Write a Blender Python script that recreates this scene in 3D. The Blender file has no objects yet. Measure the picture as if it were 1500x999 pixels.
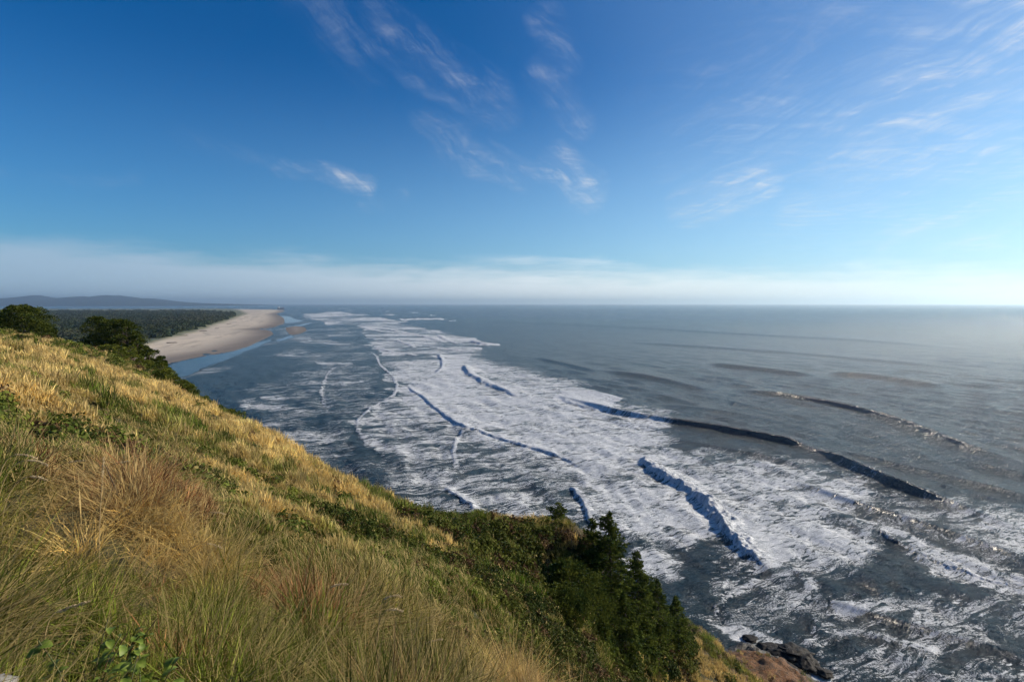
import bpy, math, random
import numpy as np
from mathutils import Vector

rng = np.random.default_rng(7)
random.seed(7)
sc = bpy.context.scene
C = sc.collection
H0 = 60.0                      # eye height above the sea
F = 750.0                      # focal length in photo pixels (1500 wide)
PITCH = math.atan(55.0 / F)
SUN_AZ = math.radians(72)      # clockwise from +Y (view direction)
SUN_EL = math.radians(25)

# ------------------------------------------------------------------ measuring helpers
cp, sp = math.cos(PITCH), math.sin(PITCH)
def ray(px, py):
    """photo pixel -> direction with y-component 1"""
    a = (np.asarray(px, float) - 750.0) / F
    b = (np.asarray(py, float) - 499.5) / F
    dy = cp - b * sp
    dz = -sp - b * cp
    return a / dy, dz / dy
def at(px, py, depth):
    u, v = ray(px, py)
    return float(u * depth), float(depth), float(H0 + v * depth)
def on_sea(px, py, z=0.0):
    u, v = ray(px, py)
    d = (H0 - z) / -v
    return u * d, d
def proj(x, y, z):
    zz = z - H0
    f = y * cp - zz * sp
    d = -(y * sp + zz * cp)
    f = np.maximum(f, 0.05)
    return 750 + F * x / f, 499.5 + F * d / f

# ------------------------------------------------------------------ noise
def _h(ix, iy, seed):
    h = (ix.astype(np.int64) * 374761393 + iy.astype(np.int64) * 668265263 + seed * 974634777) & 0xffffffff
    h = ((h ^ (h >> 13)) * 1274126177) & 0xffffffff
    h = (h ^ (h >> 16)) & 0xffff
    return h / 65535.0
def vnoise(x, y, seed=0):
    x = np.asarray(x, float); y = np.asarray(y, float)
    ix = np.floor(x); iy = np.floor(y)
    fx = x - ix; fy = y - iy
    fx = fx * fx * (3 - 2 * fx); fy = fy * fy * (3 - 2 * fy)
    a = _h(ix, iy, seed); b = _h(ix + 1, iy, seed); c = _h(ix, iy + 1, seed); d = _h(ix + 1, iy + 1, seed)
    return (a * (1 - fx) + b * fx) * (1 - fy) + (c * (1 - fx) + d * fx) * fy
def fbm(x, y, seed=0, octv=4):
    s = 0; a = .5; t = 0
    for k in range(octv):
        s = s + a * vnoise(x, y, seed + k * 17); t += a
        ang = 0.6; x, y = (x * math.cos(ang) - y * math.sin(ang)) * 2.03, (x * math.sin(ang) + y * math.cos(ang)) * 2.03
        a *= .5
    return s / t
def sstep(a, b, x):
    t = np.clip((x - a) / (b - a), 0, 1)
    return t * t * (3 - 2 * t)

def poly_sd(px, py, poly):
    """signed distance to a closed polygon, positive inside"""
    P = np.array(poly, float)
    d2 = np.full(px.shape, 1e18); inside = np.zeros(px.shape, bool)
    n = len(P)
    for i in range(n):
        ax, ay = P[i]; bx, by = P[(i + 1) % n]
        ex, ey = bx - ax, by - ay
        wx, wy = px - ax, py - ay
        t = np.clip((wx * ex + wy * ey) / (ex * ex + ey * ey + 1e-12), 0, 1)
        d2 = np.minimum(d2, (wx - ex * t) ** 2 + (wy - ey * t) ** 2)
        c = ((ay <= py) != (by <= py)) & (px < (bx - ax) * (py - ay) / ((by - ay) if by != ay else 1e-9) + ax)
        inside ^= c
    d = np.sqrt(d2)
    return np.where(inside, d, -d)
def line_sd(x, y, L):
    """signed distance (positive to the left of travel) and parameter 0..1 along a polyline"""
    L = np.array(L, float)
    seg = np.hypot(*(L[1:] - L[:-1]).T); cum = np.concatenate([[0], np.cumsum(seg)]); tot = cum[-1]
    best = np.full(x.shape, 1e18); s = np.zeros(x.shape); tt = np.zeros(x.shape)
    for i in range(len(L) - 1):
        ax, ay = L[i]; ex, ey = L[i + 1] - L[i]
        wx, wy = x - ax, y - ay
        t = np.clip((wx * ex + wy * ey) / (ex * ex + ey * ey + 1e-12), 0, 1)
        d2 = (wx - ex * t) ** 2 + (wy - ey * t) ** 2
        m = d2 < best
        best = np.where(m, d2, best)
        s = np.where(m, np.sign(ex * wy - ey * wx), s)
        tt = np.where(m, (cum[i] + t * seg[i]) / tot, tt)
    return s * np.sqrt(best), tt
def smooth_line(pts, n=3):
    P = np.array(pts, float)
    for _ in range(n):
        Q = [P[0]]
        for a, b in zip(P[:-1], P[1:]):
            Q += [a * .75 + b * .25, a * .25 + b * .75]
        Q.append(P[-1]); P = np.array(Q)
    return P

# ------------------------------------------------------------------ object helpers
def mesh_np(name, V, Fq, attrs=None, mat=None, smooth=True):
    """V (n,3), Fq (m,k) faces of one size or a list of such arrays"""
    me = bpy.data.meshes.new(name)
    Fs = Fq if isinstance(Fq, list) else [Fq]
    me.vertices.add(len(V)); me.vertices.foreach_set('co', np.asarray(V, np.float32).ravel())
    nl = sum(f.size for f in Fs); nf = sum(len(f) for f in Fs)
    me.loops.add(nl); me.loops.foreach_set('vertex_index', np.concatenate([f.ravel() for f in Fs]).astype(np.int32))
    me.polygons.add(nf)
    tot = np.concatenate([np.full(len(f), f.shape[1]) for f in Fs])
    st = np.concatenate([[0], np.cumsum(tot)[:-1]])
    me.polygons.foreach_set('loop_start', st.astype(np.int32))
    me.polygons.foreach_set('loop_total', tot.astype(np.int32))
    me.polygons.foreach_set('use_smooth', np.full(nf, smooth))
    me.update(calc_edges=True)
    for k, a in (attrs or {}).items():
        a = np.asarray(a, np.float32)
        if a.ndim == 1:
            me.attributes.new(k, 'FLOAT', 'POINT').data.foreach_set('value', a)
        else:
            me.attributes.new(k, 'FLOAT_VECTOR', 'POINT').data.foreach_set('vector', a.ravel())
    if mat: me.materials.append(mat)
    return me
def grid_faces(nr, nc):
    i = np.arange(nr - 1)[:, None] * nc + np.arange(nc - 1)[None, :]
    return np.stack([i, i + 1, i + nc + 1, i + nc], -1).reshape(-1, 4)
def link(name, me, parent=None):
    o = bpy.data.objects.new(name, me); C.objects.link(o)
    if parent: o.parent = parent
    return o
def tag(o, label=None, cat=None, group=None, kind=None):
    if label: o['label'] = label
    if cat: o['category'] = cat
    if group: o['group'] = group
    if kind: o['kind'] = kind
    return o
def empty(name, loc, rz=0):
    o = bpy.data.objects.new(name, None); C.objects.link(o)
    o.location = loc; o.rotation_euler = (0, 0, rz); o.empty_display_size = .3
    return o

# ------------------------------------------------------------------ node helpers
class NT:
    def __init__(s, tree): s.t = tree; s.t.nodes.clear()
    def n(s, typ, **kw):
        nd = s.t.nodes.new(typ)
        for k, v in kw.items():
            if k.startswith('i_'):
                key = k[2:]; key = int(key) if key.isdigit() else key.replace('_', ' ')
                s.set(nd.inputs[key], v)
            else: setattr(nd, k, v)
        return nd
    def set(s, sock, v):
        if isinstance(v, bpy.types.NodeSocket): s.t.links.new(v, sock)
        elif isinstance(v, bpy.types.Node): s.t.links.new(v.outputs[0], sock)
        else: sock.default_value = v
    def m(s, op, a, b=None, c=None, clamp=False):
        nd = s.t.nodes.new('ShaderNodeMath'); nd.operation = op; nd.use_clamp = clamp
        s.set(nd.inputs[0], a)
        if b is not None: s.set(nd.inputs[1], b)
        if c is not None: s.set(nd.inputs[2], c)
        return nd.outputs[0]
    def vm(s, op, a, b=None):
        nd = s.t.nodes.new('ShaderNodeVectorMath'); nd.operation = op
        s.set(nd.inputs[0], a)
        if b is not None: s.set(nd.inputs[1], b)
        return nd.outputs['Value'] if op in ('DOT_PRODUCT', 'LENGTH', 'DISTANCE') else nd.outputs[0]
    def mix(s, f, a, b, blend='MIX'):
        nd = s.t.nodes.new('ShaderNodeMix'); nd.data_type = 'RGBA'; nd.blend_type = blend
        s.set(nd.inputs['Factor'], f); s.set(nd.inputs[6], a); s.set(nd.inputs[7], b)
        return nd.outputs[2]
    def ss(s, x, a, b):
        nd = s.t.nodes.new('ShaderNodeMapRange'); nd.interpolation_type = 'SMOOTHSTEP'
        s.set(nd.inputs['Value'], x); s.set(nd.inputs['From Min'], a); s.set(nd.inputs['From Max'], b)
        return nd.outputs[0]
    def noise(s, vec, scale, detail=4, rough=.55, dist=0, dims='3D'):
        nd = s.t.nodes.new('ShaderNodeTexNoise'); nd.noise_dimensions = dims
        s.set(nd.inputs['Vector'], vec); nd.inputs['Scale'].default_value = scale
        nd.inputs['Detail'].default_value = detail; nd.inputs['Roughness'].default_value = rough
        nd.inputs['Distortion'].default_value = dist
        return nd.outputs[0]
    def mapping(s, vec, scale=(1, 1, 1), rot=(0, 0, 0), loc=(0, 0, 0)):
        nd = s.t.nodes.new('ShaderNodeMapping'); s.set(nd.inputs[0], vec)
        nd.inputs['Scale'].default_value = scale; nd.inputs['Rotation'].default_value = rot; nd.inputs['Location'].default_value = loc
        return nd.outputs[0]
def material(name):
    m = bpy.data.materials.new(name); m.use_nodes = True
    t = NT(m.node_tree); out = t.n('ShaderNodeOutputMaterial')
    return m, t, out
def simple_mat(name, c1, c2, scale=4, rough=.8, bump=.0, coords='Object', trans=0):
    m, t, out = material(name)
    co = t.n('ShaderNodeTexCoord').outputs[coords]
    n = t.noise(co, scale, 5, .6)
    col = t.mix(t.ss(n, .35, .65), (*c1, 1), (*c2, 1))
    b = t.n('ShaderNodeBsdfPrincipled'); t.set(b.inputs['Base Color'], col); b.inputs['Roughness'].default_value = rough
    b.inputs['Specular IOR Level'].default_value = .3 if rough < .95 else .05
    if bump:
        bp = t.n('ShaderNodeBump', i_Height=n); bp.inputs['Distance'].default_value = bump
        t.set(b.inputs['Normal'], bp.outputs[0])
    sh = b.outputs[0]
    if trans:
        tr = t.n('ShaderNodeBsdfTranslucent'); t.set(tr.inputs[0], col)
        mx = t.n('ShaderNodeMixShader'); mx.inputs[0].default_value = trans
        t.set(mx.inputs[1], sh); t.set(mx.inputs[2], tr.outputs[0]); sh = mx.outputs[0]
    t.set(out.inputs[0], sh)
    return m

# ================================================================== camera
cam = bpy.data.cameras.new('camera'); cam.lens = 18.0; cam.sensor_width = 36.0
cam.clip_start = .1; cam.clip_end = 120000
co = bpy.data.objects.new('camera', cam); C.objects.link(co)
co.location = (0, 0, H0); co.rotation_euler = (math.pi / 2 - PITCH, 0, 0)
sc.camera = co

# ================================================================== sun and sky
sd = bpy.data.lights.new('sun', 'SUN'); sd.energy = 5.0; sd.angle = math.radians(.5); sd.color = (1, .88, .71)
so = bpy.data.objects.new('sun', sd); C.objects.link(so)
sdir = Vector((math.sin(SUN_AZ) * math.cos(SUN_EL), math.cos(SUN_AZ) * math.cos(SUN_EL), math.sin(SUN_EL)))
so.rotation_euler = sdir.to_track_quat('Z', 'Y').to_euler()
so.location = (60, 20, 150)

w = bpy.data.worlds.new('World'); sc.world = w; w.use_nodes = True
t = NT(w.node_tree)
sky = t.n('ShaderNodeTexSky', sky_type='NISHITA', sun_disc=False, sun_elevation=SUN_EL, sun_rotation=SUN_AZ,
          air_density=1.0, dust_density=.6, ozone_density=3.0, altitude=60)
D = t.n('ShaderNodeTexCoord').outputs['Generated']
sep = t.n('ShaderNodeSeparateXYZ', i_0=D)
dz = t.m('MAXIMUM', sep.outputs[2], 0.004)
# cirrus wisps lie on a high flat layer: planar coordinates of that layer
pl = t.n('ShaderNodeCombineXYZ', i_0=t.m('DIVIDE', sep.outputs[0], t.m('ADD', dz, .03)), i_1=t.m('DIVIDE', sep.outputs[1], t.m('ADD', dz, .03)))
warp = t.n('ShaderNodeTexNoise'); t.set(warp.inputs['Vector'], D); warp.inputs['Scale'].default_value = 7; warp.inputs['Detail'].default_value = 5
wv = t.vm('SUBTRACT', warp.outputs['Color'], (.5, .5, .5))
scl = t.n('ShaderNodeVectorMath', operation='SCALE'); t.set(scl.inputs[0], wv); scl.inputs['Scale'].default_value = .07
DW = t.vm('ADD', D, scl.outputs[0])
def dvec(px, py):
    a = (px - 750) / F; b = (py - 499.5) / F
    v = Vector((a, cp - b * sp, -sp - b * cp)); v.normalize(); return v
# (x0,y0,x1,y1,width px,strength) wisps measured in the photograph, as directions in the sky
wisps = [(455, -10, 530, 70, 30, .22), (560, 40, 720, 150, 26, .42), 
         (625, 180, 670, 205, 18, .35), (650, 215, 770, 262, 18, .45), (800, 30, 825, 95, 16, .35), (800, 120, 850, 180, 18, .3),
         (815, 240, 860, 280, 24, 1.0), (268, 200, 400, 232, 10, .25), (415, 241, 535, 274, 10, 1.0), (530, 300, 590, 292, 9, .3),
         (1015, 303, 1110, 272, 24, 1.0), (1270, 190, 1320, 175, 16, .5),
         (1300, 150, 1500, 60, 44, .62), (1240, 200, 1500, 110, 30, .5), (1430, 50, 1520, 10, 30, .5), (1240, 255, 1520, 225, 24, .4), (1310, 362, 1440, 350, 10, .55),
         (1160, 315, 1280, 290, 14, .35), (0, 262, 190, 260, 7, .2), (1330, 335, 1500, 305, 12, .35),
         (1050, 200, 1200, 140, 60, .2)]
acc = None
for (x0, y0, x1, y1, wd, st) in wisps:
    a = dvec(x0, y0); b = dvec(x1, y1); ab = b - a; L2 = ab.length_squared
    p = t.vm('SUBTRACT', DW, tuple(a))
    h = t.m('DIVIDE', t.vm('DOT_PRODUCT', p, tuple(ab)), L2, clamp=True)
    q = t.n('ShaderNodeVectorMath', operation='SCALE'); q.inputs[0].default_value = tuple(ab); t.set(q.inputs['Scale'], h)
    d = t.vm('DISTANCE', p, q.outputs[0])
    g = t.m('MULTIPLY', t.m('SUBTRACT', 1, t.m('DIVIDE', d, wd * 1.6 / F), clamp=True), st)
    g = t.m('MULTIPLY', g, t.m('SUBTRACT', 1.15, t.m('MULTIPLY', h, .0)))
    acc = g if acc is None else t.m('MAXIMUM', acc, g)
# fibres
def fibre(ax, sc_):
    ax = Vector((ax[0], 0, ax[1])).normalized(); pe = Vector((-ax.z, 0, ax.x))
    v = t.n('ShaderNodeCombineXYZ', i_0=t.m('MULTIPLY', t.vm('DOT_PRODUCT', DW, tuple(ax)), sc_[0]), i_1=t.m('MULTIPLY', t.vm('DOT_PRODUCT', DW, tuple(pe)), sc_[1]), i_2=t.m('MULTIPLY', sep.outputs[1], 3))
    return t.noise(v.outputs[0], 1, 8, .68, .25)
fc = fibre((1, -.75), (9, 34)); fr_ = fibre((1, .42), (7, 40))
f1 = t.mix(t.ss(sep.outputs[0], .08, .26), fc, fr_)
f2 = t.noise(t.mapping(pl, (.7, 1.5, 1), rot=(0, 0, .5)), 2.2, 6, .66, 1.5)
fib = t.m('MULTIPLY', t.ss(f1, .40, .68), t.m('ADD', .25, t.m('MULTIPLY', t.ss(f2, .36, .64), .70)))
wisp = t.m('MULTIPLY', acc, t.m('ADD', t.m('MULTIPLY', fib, .88), .05), clamp=True)
veil = t.m('MULTIPLY', t.m('MULTIPLY', t.ss(f2, .42, .75), t.ss(sep.outputs[0], .1, .75)), .22)
veil = t.m('MULTIPLY', veil, t.ss(f1, .3, .7))
wisp = t.m('ADD', wisp, veil, clamp=True)
# low bank along the horizon
bn = t.noise(t.mapping(D, (1, 1, 5)), 3.4, 6, .6, .6)
bn2 = t.noise(t.mapping(D, (1, 1, 10)), 9, 6, .6, .3)
el = t.m('SUBTRACT', sep.outputs[2], t.m('MULTIPLY', t.m('ADD', t.m('SUBTRACT', bn, .5), t.m('MULTIPLY', t.m('SUBTRACT', bn2, .5), .5)), .085))
edge = t.m('ADD', .066, t.m('MULTIPLY', sep.outputs[0], -.032))
bank = t.m('SUBTRACT', 1, t.ss(el, t.m('SUBTRACT', edge, .035), t.m('ADD', edge, .022)))
bank = t.m('MULTIPLY', bank, t.m('SUBTRACT', .84, t.m('MULTIPLY', t.ss(sep.outputs[0], -.1, .7), .34)))
# sky colour, a deep polarised blue away from the sun
hs = t.n('ShaderNodeHueSaturation'); t.set(hs.inputs['Color'], sky.outputs[0]); hs.inputs['Saturation'].default_value = 1.45
gm = t.n('ShaderNodeVectorMath', operation='MULTIPLY'); t.set(gm.inputs[0], hs.outputs[0]); gm.inputs[1].default_value = (.70, 1.08, 1.32)
toward = t.vm('DOT_PRODUCT', D, tuple(sdir))
glow = t.ss(toward, -.45, .95)
ccol = t.mix(glow, (4.4, 5.6, 7.8, 1), (13, 12.6, 11.8, 1))
bcol = t.mix(glow, (5.0, 6.9, 9.0, 1), (16.5, 16.6, 16.0, 1))
pale = t.m('MULTIPLY', t.m('SUBTRACT', 1, t.ss(sep.outputs[2], .02, .42)), t.m('ADD', .26, t.m('MULTIPLY', glow, .22)))
s0 = t.mix(pale, gm.outputs[0], t.mix(glow, (2.0, 5.6, 10.0, 1), (7.6, 12.0, 15.5, 1)))
s0 = t.mix(t.m('MULTIPLY', t.ss(toward, .35, .95), .16), s0, (7.0, 10.4, 13.4, 1))
c1 = t.mix(bank, s0, bcol)
c2 = t.mix(t.m('MULTIPLY', wisp, .8), c1, ccol)
bg = t.n('ShaderNodeBackground', i_0=c2); bg.inputs[1].default_value = .062
wo = t.n('ShaderNodeOutputWorld'); t.set(wo.inputs[0], bg.outputs[0])

# ================================================================== the headland
ctl = [  # photo pixel x, y, depth of the ground seen there
 (0,999,2.6),(250,999,2.8),(500,999,4.0),(650,999,7),(750,999,12),(0,900,3.5),(0,750,5.5),(0,650,9),(0,600,13),(0,550,22),(0,515,45),(0,492,80),
 (250,850,5),(250,765,8),(250,705,14),(250,645,26),(250,605,42),(250,580,60),(120,640,16),(120,565,40),(120,533,70),
 (400,900,5),(400,820,8.5),(400,765,15),(400,725,24),(400,685,36),(400,650,50),(330,615,55),
 (500,700,46),(500,740,34),(500,790,20),(560,730,44),
 (575,900,9.5),(575,835,16),(575,797,24),(575,772,34),(577,748,43),
 (700,930,14),(700,865,21),(700,805,41),(700,760,46),(640,756,45),(640,850,17),(640,900,12),
 (800,999,20),(800,900,38),(800,810,46),(800,775,49),(760,930,19),
 (860,782,50),(900,999,33),(900,905,47),(900,860,52),(950,900,58),
 (1000,999,50),(1000,915,68),(1100,999,66),(1100,958,76),(1200,999,78),(1195,988,81)]
P = [at(*c) for c in ctl]
P = [(p[0], p[1], p[2] - (.55 if c[2] > 12 and c[0] > 430 and c[0] < 990 else 0)) for p, c in zip(P, ctl)]
P += [(x, y, z + H0) for (x, y, z) in [
 (0,0,-1.75),(-3,0,-1.45),(3,0,-3.2),(0,-10,-1.2),(-20,-10,0.2),(-25,10,-1.3),(-60,20,-.6),(-150,60,1),(-200,100,-1),(-120,90,-5),(-200,-10,4),
 (15,-3,-9),(30,5,-21),(45,15,-34),(60,30,-48),(74,50,-61),(85,60,-66),(75,85,-65),(60,96,-66),(42,100,-66),(20,98,-66),(0,88,-63),
 (-20,100,-60),(-10,62,-37),(8,63,-40),(20,68,-47),(30,78,-57),(2,32,-19.5),(5,33,-21.5),(0,27,-16.8),
 (-98,115,-10.9),(-110,110,-7.8),(-80,135,-33),(-55,118,-45),(-35,92,-45),(-20,76,-42),(-120,150,-28),(-160,150,-18),(-60,150,-63),(-100,180,-63),(-160,200,-60),(-200,170,-30),(-38,120,-64),(80,20,-66),(70,0,-60),(40,-10,-32)]]
P += [at(230,556,105), at(300,600,85), at(390,655,64), at(110,520,110)]
P = np.array(P)
def _tk(r2): return np.where(r2 > 1e-12, .5 * r2 * np.log(np.maximum(r2, 1e-12)), 0)
S_ = 20.0
Q = P[:, :2] / S_
n = len(Q)
K = _tk(((Q[:, None] - Q[None]) ** 2).sum(-1)) + np.eye(n) * .0015
A = np.zeros((n + 3, n + 3)); A[:n, :n] = K; A[:n, n] = 1; A[:n, n + 1:] = Q; A[n, :n] = 1; A[n + 1:, :n] = Q.T
W = np.linalg.solve(A, np.concatenate([P[:, 2], [0, 0, 0]]))
def base_h(x, y):
    x = np.asarray(x, float); y = np.asarray(y, float); sh = x.shape
    X = np.stack([x.ravel(), y.ravel()], -1) / S_
    o = np.empty(len(X))
    for i in range(0, len(X), 60000):
        q = X[i:i + 60000]
        o[i:i + 60000] = _tk(((q[:, None] - Q[None]) ** 2).sum(-1)) @ W[:n] + W[n] + q @ W[n + 1:]
    return o.reshape(sh)
def tuss(x, y):
    """tussocks of grass, about a metre apart and drawn out down the slope"""
    a = x * .86 - y * .5; b = x * .5 + y * .86
    w_ = fbm(x / 2.5, y / 2.5, 12, 2) * 1.6
    return .5 * sstep(.34, .66, .6 * vnoise(a / 1.9 + w_, b / 1.15, 10) + .4 * vnoise(a / .8, b / .6 + w_, 11)) + .5 * sstep(.35, .65, vnoise(a / .52, b / .34 + w_, 13))
def ground_h(x, y):
    x = np.asarray(x, float); y = np.asarray(y, float)
    z = base_h(x, y)
    d = np.hypot(x, y)
    near = sstep(2, 14, d)
    z = z + near * (.9 * (fbm(x / 7, y / 7, 3) - .5) + .5 * (fbm(x / 2.0, y / 2.0, 5, 3) - .5)) + .14 * (fbm(x / .7, y / .7, 9, 3) - .5) + sstep(3, 9, d) * .55 * tuss(x, y)
    z = z + .26 * np.exp(-((x + 4.0) ** 2 + (y - 5.4) ** 2) / 1.1) - .30 * np.exp(-((x + 1.75) ** 2 + (y - 2.5) ** 2) / .35) + .22 * (1 - near) * (fbm(x / .9, y / .9, 14, 3) - .5)
    low = sstep(22, 4, z) * sstep(25, 45, x)          # rocky foot
    z = z + low * (3.2 * (fbm(x / 5, y / 5, 21, 5) - .5) + 1.2 * np.abs(fbm(x / 1.6, y / 1.6, 22, 3) - .5))
    return z

xs = np.concatenate([np.arange(-220, -60, 1.1), np.arange(-60, 20, .32), np.arange(20, 100, .4)])
ys = np.concatenate([np.arange(-22, -2, 1.0), np.arange(-2, 60, .32), np.arange(60, 95, .45), np.arange(95, 215, 1.3)])
GX, GY = np.meshgrid(xs, ys)
GZ = np.maximum(ground_h(GX, GY), -6)
def zones(x, y, z):
    """plant cover from what grows where on the headland"""
    px, py = proj(x, y, z)
    face = poly_sd(px, py, [(430,748),(560,757),(740,768),(860,780),(1000,905),(1030,999),(800,1040),(745,905),(690,855),(620,808),(540,785),(470,775)])
    wob = 26 * (fbm(x / 3, y / 3, 31) - .5)
    shrub = sstep(-10, 10, face + wob) * (y > 15)
    behind = (y > 62) & (px < 420) & (py < 670)
    bb = sstep(0, 1, (y - (62 + (x + 60) * -.15)) / 6)
    shrub = np.where(px < 430, np.maximum(shrub, np.where(x < -18, bb, 0)), shrub)
    rock = sstep(27, 15, z + 8 * (fbm(x / 6, y / 6, 41) - .5)) * sstep(22, 34, x)
    return px, py, shrub, rock
px_, py_, shz, rockz = zones(GX, GY, GZ)

m, t, out = material('hill_soil')
oc = t.n('ShaderNodeTexCoord').outputs['Object']
n1 = t.noise(oc, .35, 6, .6); n2 = t.noise(oc, 5, 6, .65); n3 = t.noise(oc, 1.1, 8, .7, .6)
thatch = t.mix(t.ss(n1, .4, .6), (.09, .065, .025, 1), (.045, .048, .012, 1))
thatch = t.mix(t.ss(n2, .45, .7), thatch, (.022, .017, .008, 1))
rc = t.mix(t.ss(n3, .4, .62), (.19, .085, .032, 1), (.055, .034, .018, 1))
rc = t.mix(t.ss(n2, .55, .72), rc, (.24, .14, .06, 1))
geo = t.n('ShaderNodeNewGeometry'); zz = t.n('ShaderNodeSeparateXYZ', i_0=geo.outputs['Position']).outputs[2]
wet = t.m('SUBTRACT', 1, t.ss(t.m('ADD', zz, t.m('MULTIPLY', t.m('SUBTRACT', n3, .5), 9)), 1, 6))
rc = t.mix(wet, rc, (.018, .015, .013, 1))
ra = t.n('ShaderNodeAttribute', attribute_name='rock')
col = t.mix(ra.outputs['Fac'], thatch, rc)
b = t.n('ShaderNodeBsdfPrincipled'); t.set(b.inputs['Base Color'], col)
t.set(b.inputs['Roughness'], t.m('SUBTRACT', .95, t.m('MULTIPLY', wet, .45)))
bp = t.n('ShaderNodeBump', i_Height=t.m('ADD', n3, t.m('MULTIPLY', n2, .4))); bp.inputs['Distance'].default_value = .5; bp.inputs['Strength'].default_value = .8
t.set(b.inputs['Normal'], bp.outputs[0]); t.set(out.inputs[0], b.outputs[0])
V = np.stack([GX.ravel(), GY.ravel(), GZ.ravel()], -1)
o = link('hill', mesh_np('hill', V, grid_faces(len(ys), len(xs)), {'rock': rockz.ravel()}, m)); tag(o, kind='structure')

# ================================================================== the sea
us = np.concatenate([[-6, -4, -3, -2.2, -1.6, -1.3], np.arange(-1.1, -.75, .004), np.arange(-.75, 1.06, .0019), np.arange(1.06, 1.3, .01), [1.5, 2, 3, 5]])
rows = np.concatenate([np.arange(720, 20, -.78), np.arange(20, 1.45, -.35)])
U, R = np.meshgrid(us, rows)
SY = H0 / (R / F); SX = U * SY
SPX, SPY = proj(SX, SY, np.zeros_like(SX))
foam = np.zeros_like(SX); SZ = np.zeros_like(SX); calm = np.zeros_like(SX); lump = np.zeros_like(SX)
wx_ = 26 * (fbm(SX / 14, SY / 14, 51, 5) - .5); wy_ = 18 * (fbm(SX / 14, SY / 14, 52, 5) - .5)
pers = np.clip((SPY - 444) / 200, .08, 1.4)          # warp shrinks with distance, as seen
QX = SPX + wx_ * pers * 2; QY = SPY + wy_ * pers
QX = QX + 46 * (fbm(SPX / 40, SPY / 5, 53, 4) - .5) * sstep(760, 520, SPY) + 16 * (fbm(SPX / 12, SPY / 3, 54, 3) - .5)
def region(poly, val, soft=(4, 4)):
    global foam
    P_ = np.array(poly, float)
    m = (QX > P_[:, 0].min() - 60) & (QX < P_[:, 0].max() + 60) & (QY > P_[:, 1].min() - 40) & (QY < P_[:, 1].max() + 40)
    d = poly_sd(QX[m], QY[m] , poly)
    s = soft[0] * np.clip((SPY[m] - 444) / 120, .2, 2)
    foam[m] = np.maximum(foam[m], val * sstep(-s * soft[1] * .5, s, d))
Aln = [(532,512),(553,520),(553,533),(570,545),(582,565),(577,580),(550,592),(530,607),(521,617),(525,635),(545,658),(575,672),(598,695),(590,703)]
Bln = [(600,560),(597,566),(605,573),(625,586),(645,605),(670,622),(700,632),(740,645),(780,655),(820,668),(845,680),(863,692)]
Cln = [(681,533),(684,543),(695,553),(715,563),(735,570),(755,578),(775,582),(795,583)]
Dln = [(820,579),(828,586),(845,592),(862,597),(880,600),(900,601)]
Eln = [(943,664),(945,678),(960,690),(985,703),(1005,715),(1030,735),(1048,750),(1058,765),(1070,785),(1095,810),(1120,825),(1142,833)]
region([(553,520)] + Aln[2:] + [(650,718),(700,750),(740,775),(880,775),(866,700)] + Bln[::-1] + [(640,545),(648,533),(640,520)], .44)
region([(575,530),(640,530),(640,548),(600,556),(600,570),(660,620),(600,615),(585,600),(590,570)], .58)
region(Bln + [(872,740),(880,768),(960,775),(1045,765),(1050,755),(1000,717),(943,680),(935,655),(965,622),(900,606),(820,588),(790,588),(740,578),(700,565),(681,540),(690,515),(640,520),(648,533),(640,545)], .71, (10, 6))
region(Cln + [(850,568),(780,550),(720,535),(700,525),(683,527)], .58, (8, 6))
region(Dln + [(905,590),(880,577),(845,570),(822,573)], 1.0, (3, 2))
region([(440,460),(490,457),(560,465),(620,480),(660,488),(700,502),(705,520),(553,520),(545,505),(535,492),(525,480),(470,470)], .62, (3, 6))
region([(690,500),(718,500),(722,507),(695,506)], 1.0, (2, 1))
region([(585,467),(655,466),(655,468),(585,469)], .8, (1, 1))
region(Eln + [(1160,835),(1240,808),(1260,795),(1215,770),(1190,755),(1180,745),(1260,738),(1275,715),(1160,695),(1040,690),(975,668),(950,655)], .63, (10, 6))
region([(950,672),(1010,690),(1060,730),(1100,765),(1160,800),(1150,832),(1120,822),(1080,785),(1050,750),(1000,712)], .84, (8, 5))
region([(1268,763),(1290,768),(1345,795),(1405,815),(1500,850),(1560,860),(1560,882),(1500,874),(1400,852),(1345,835),(1335,812),(1300,785)], .60, (5, 4))
region([(1400,742),(1450,748),(1560,765),(1560,830),(1450,808),(1380,770)], .44, (6, 6))
region([(1180,700),(1300,720),(1420,760),(1420,790),(1300,760),(1200,735)], .30, (6, 6))
region([(1010,905),(1035,880),(1060,855),(1110,838),(1150,850),(1190,880),(1260,885),(1400,880),(1600,870),(1600,1010),(1180,1010),(1140,950),(1060,925)], .33, (6, 6))
region([(1030,915),(1085,918),(1145,930),(1150,948),(1120,950),(1070,935)], .9, (3, 1))
region([(1145,1010),(1150,980),(1185,975),(1215,985),(1230,1010)], .93, (3, 1))
region([(1228,880),(1262,884),(1268,896),(1235,897)], .95, (2, 1))
region([(935,820),(990,818),(1000,838),(960,848),(930,838)], .62, (6, 6))
region([(950,790),(1000,775),(1060,765),(1080,790),(1000,800)], .5)
region([(570,680),(640,705),(700,745),(740,790),(600,790),(560,740)], .33)
region([(1120,672),(1135,675),(1162,688),(1155,690)], .85, (2, 1))
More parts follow.
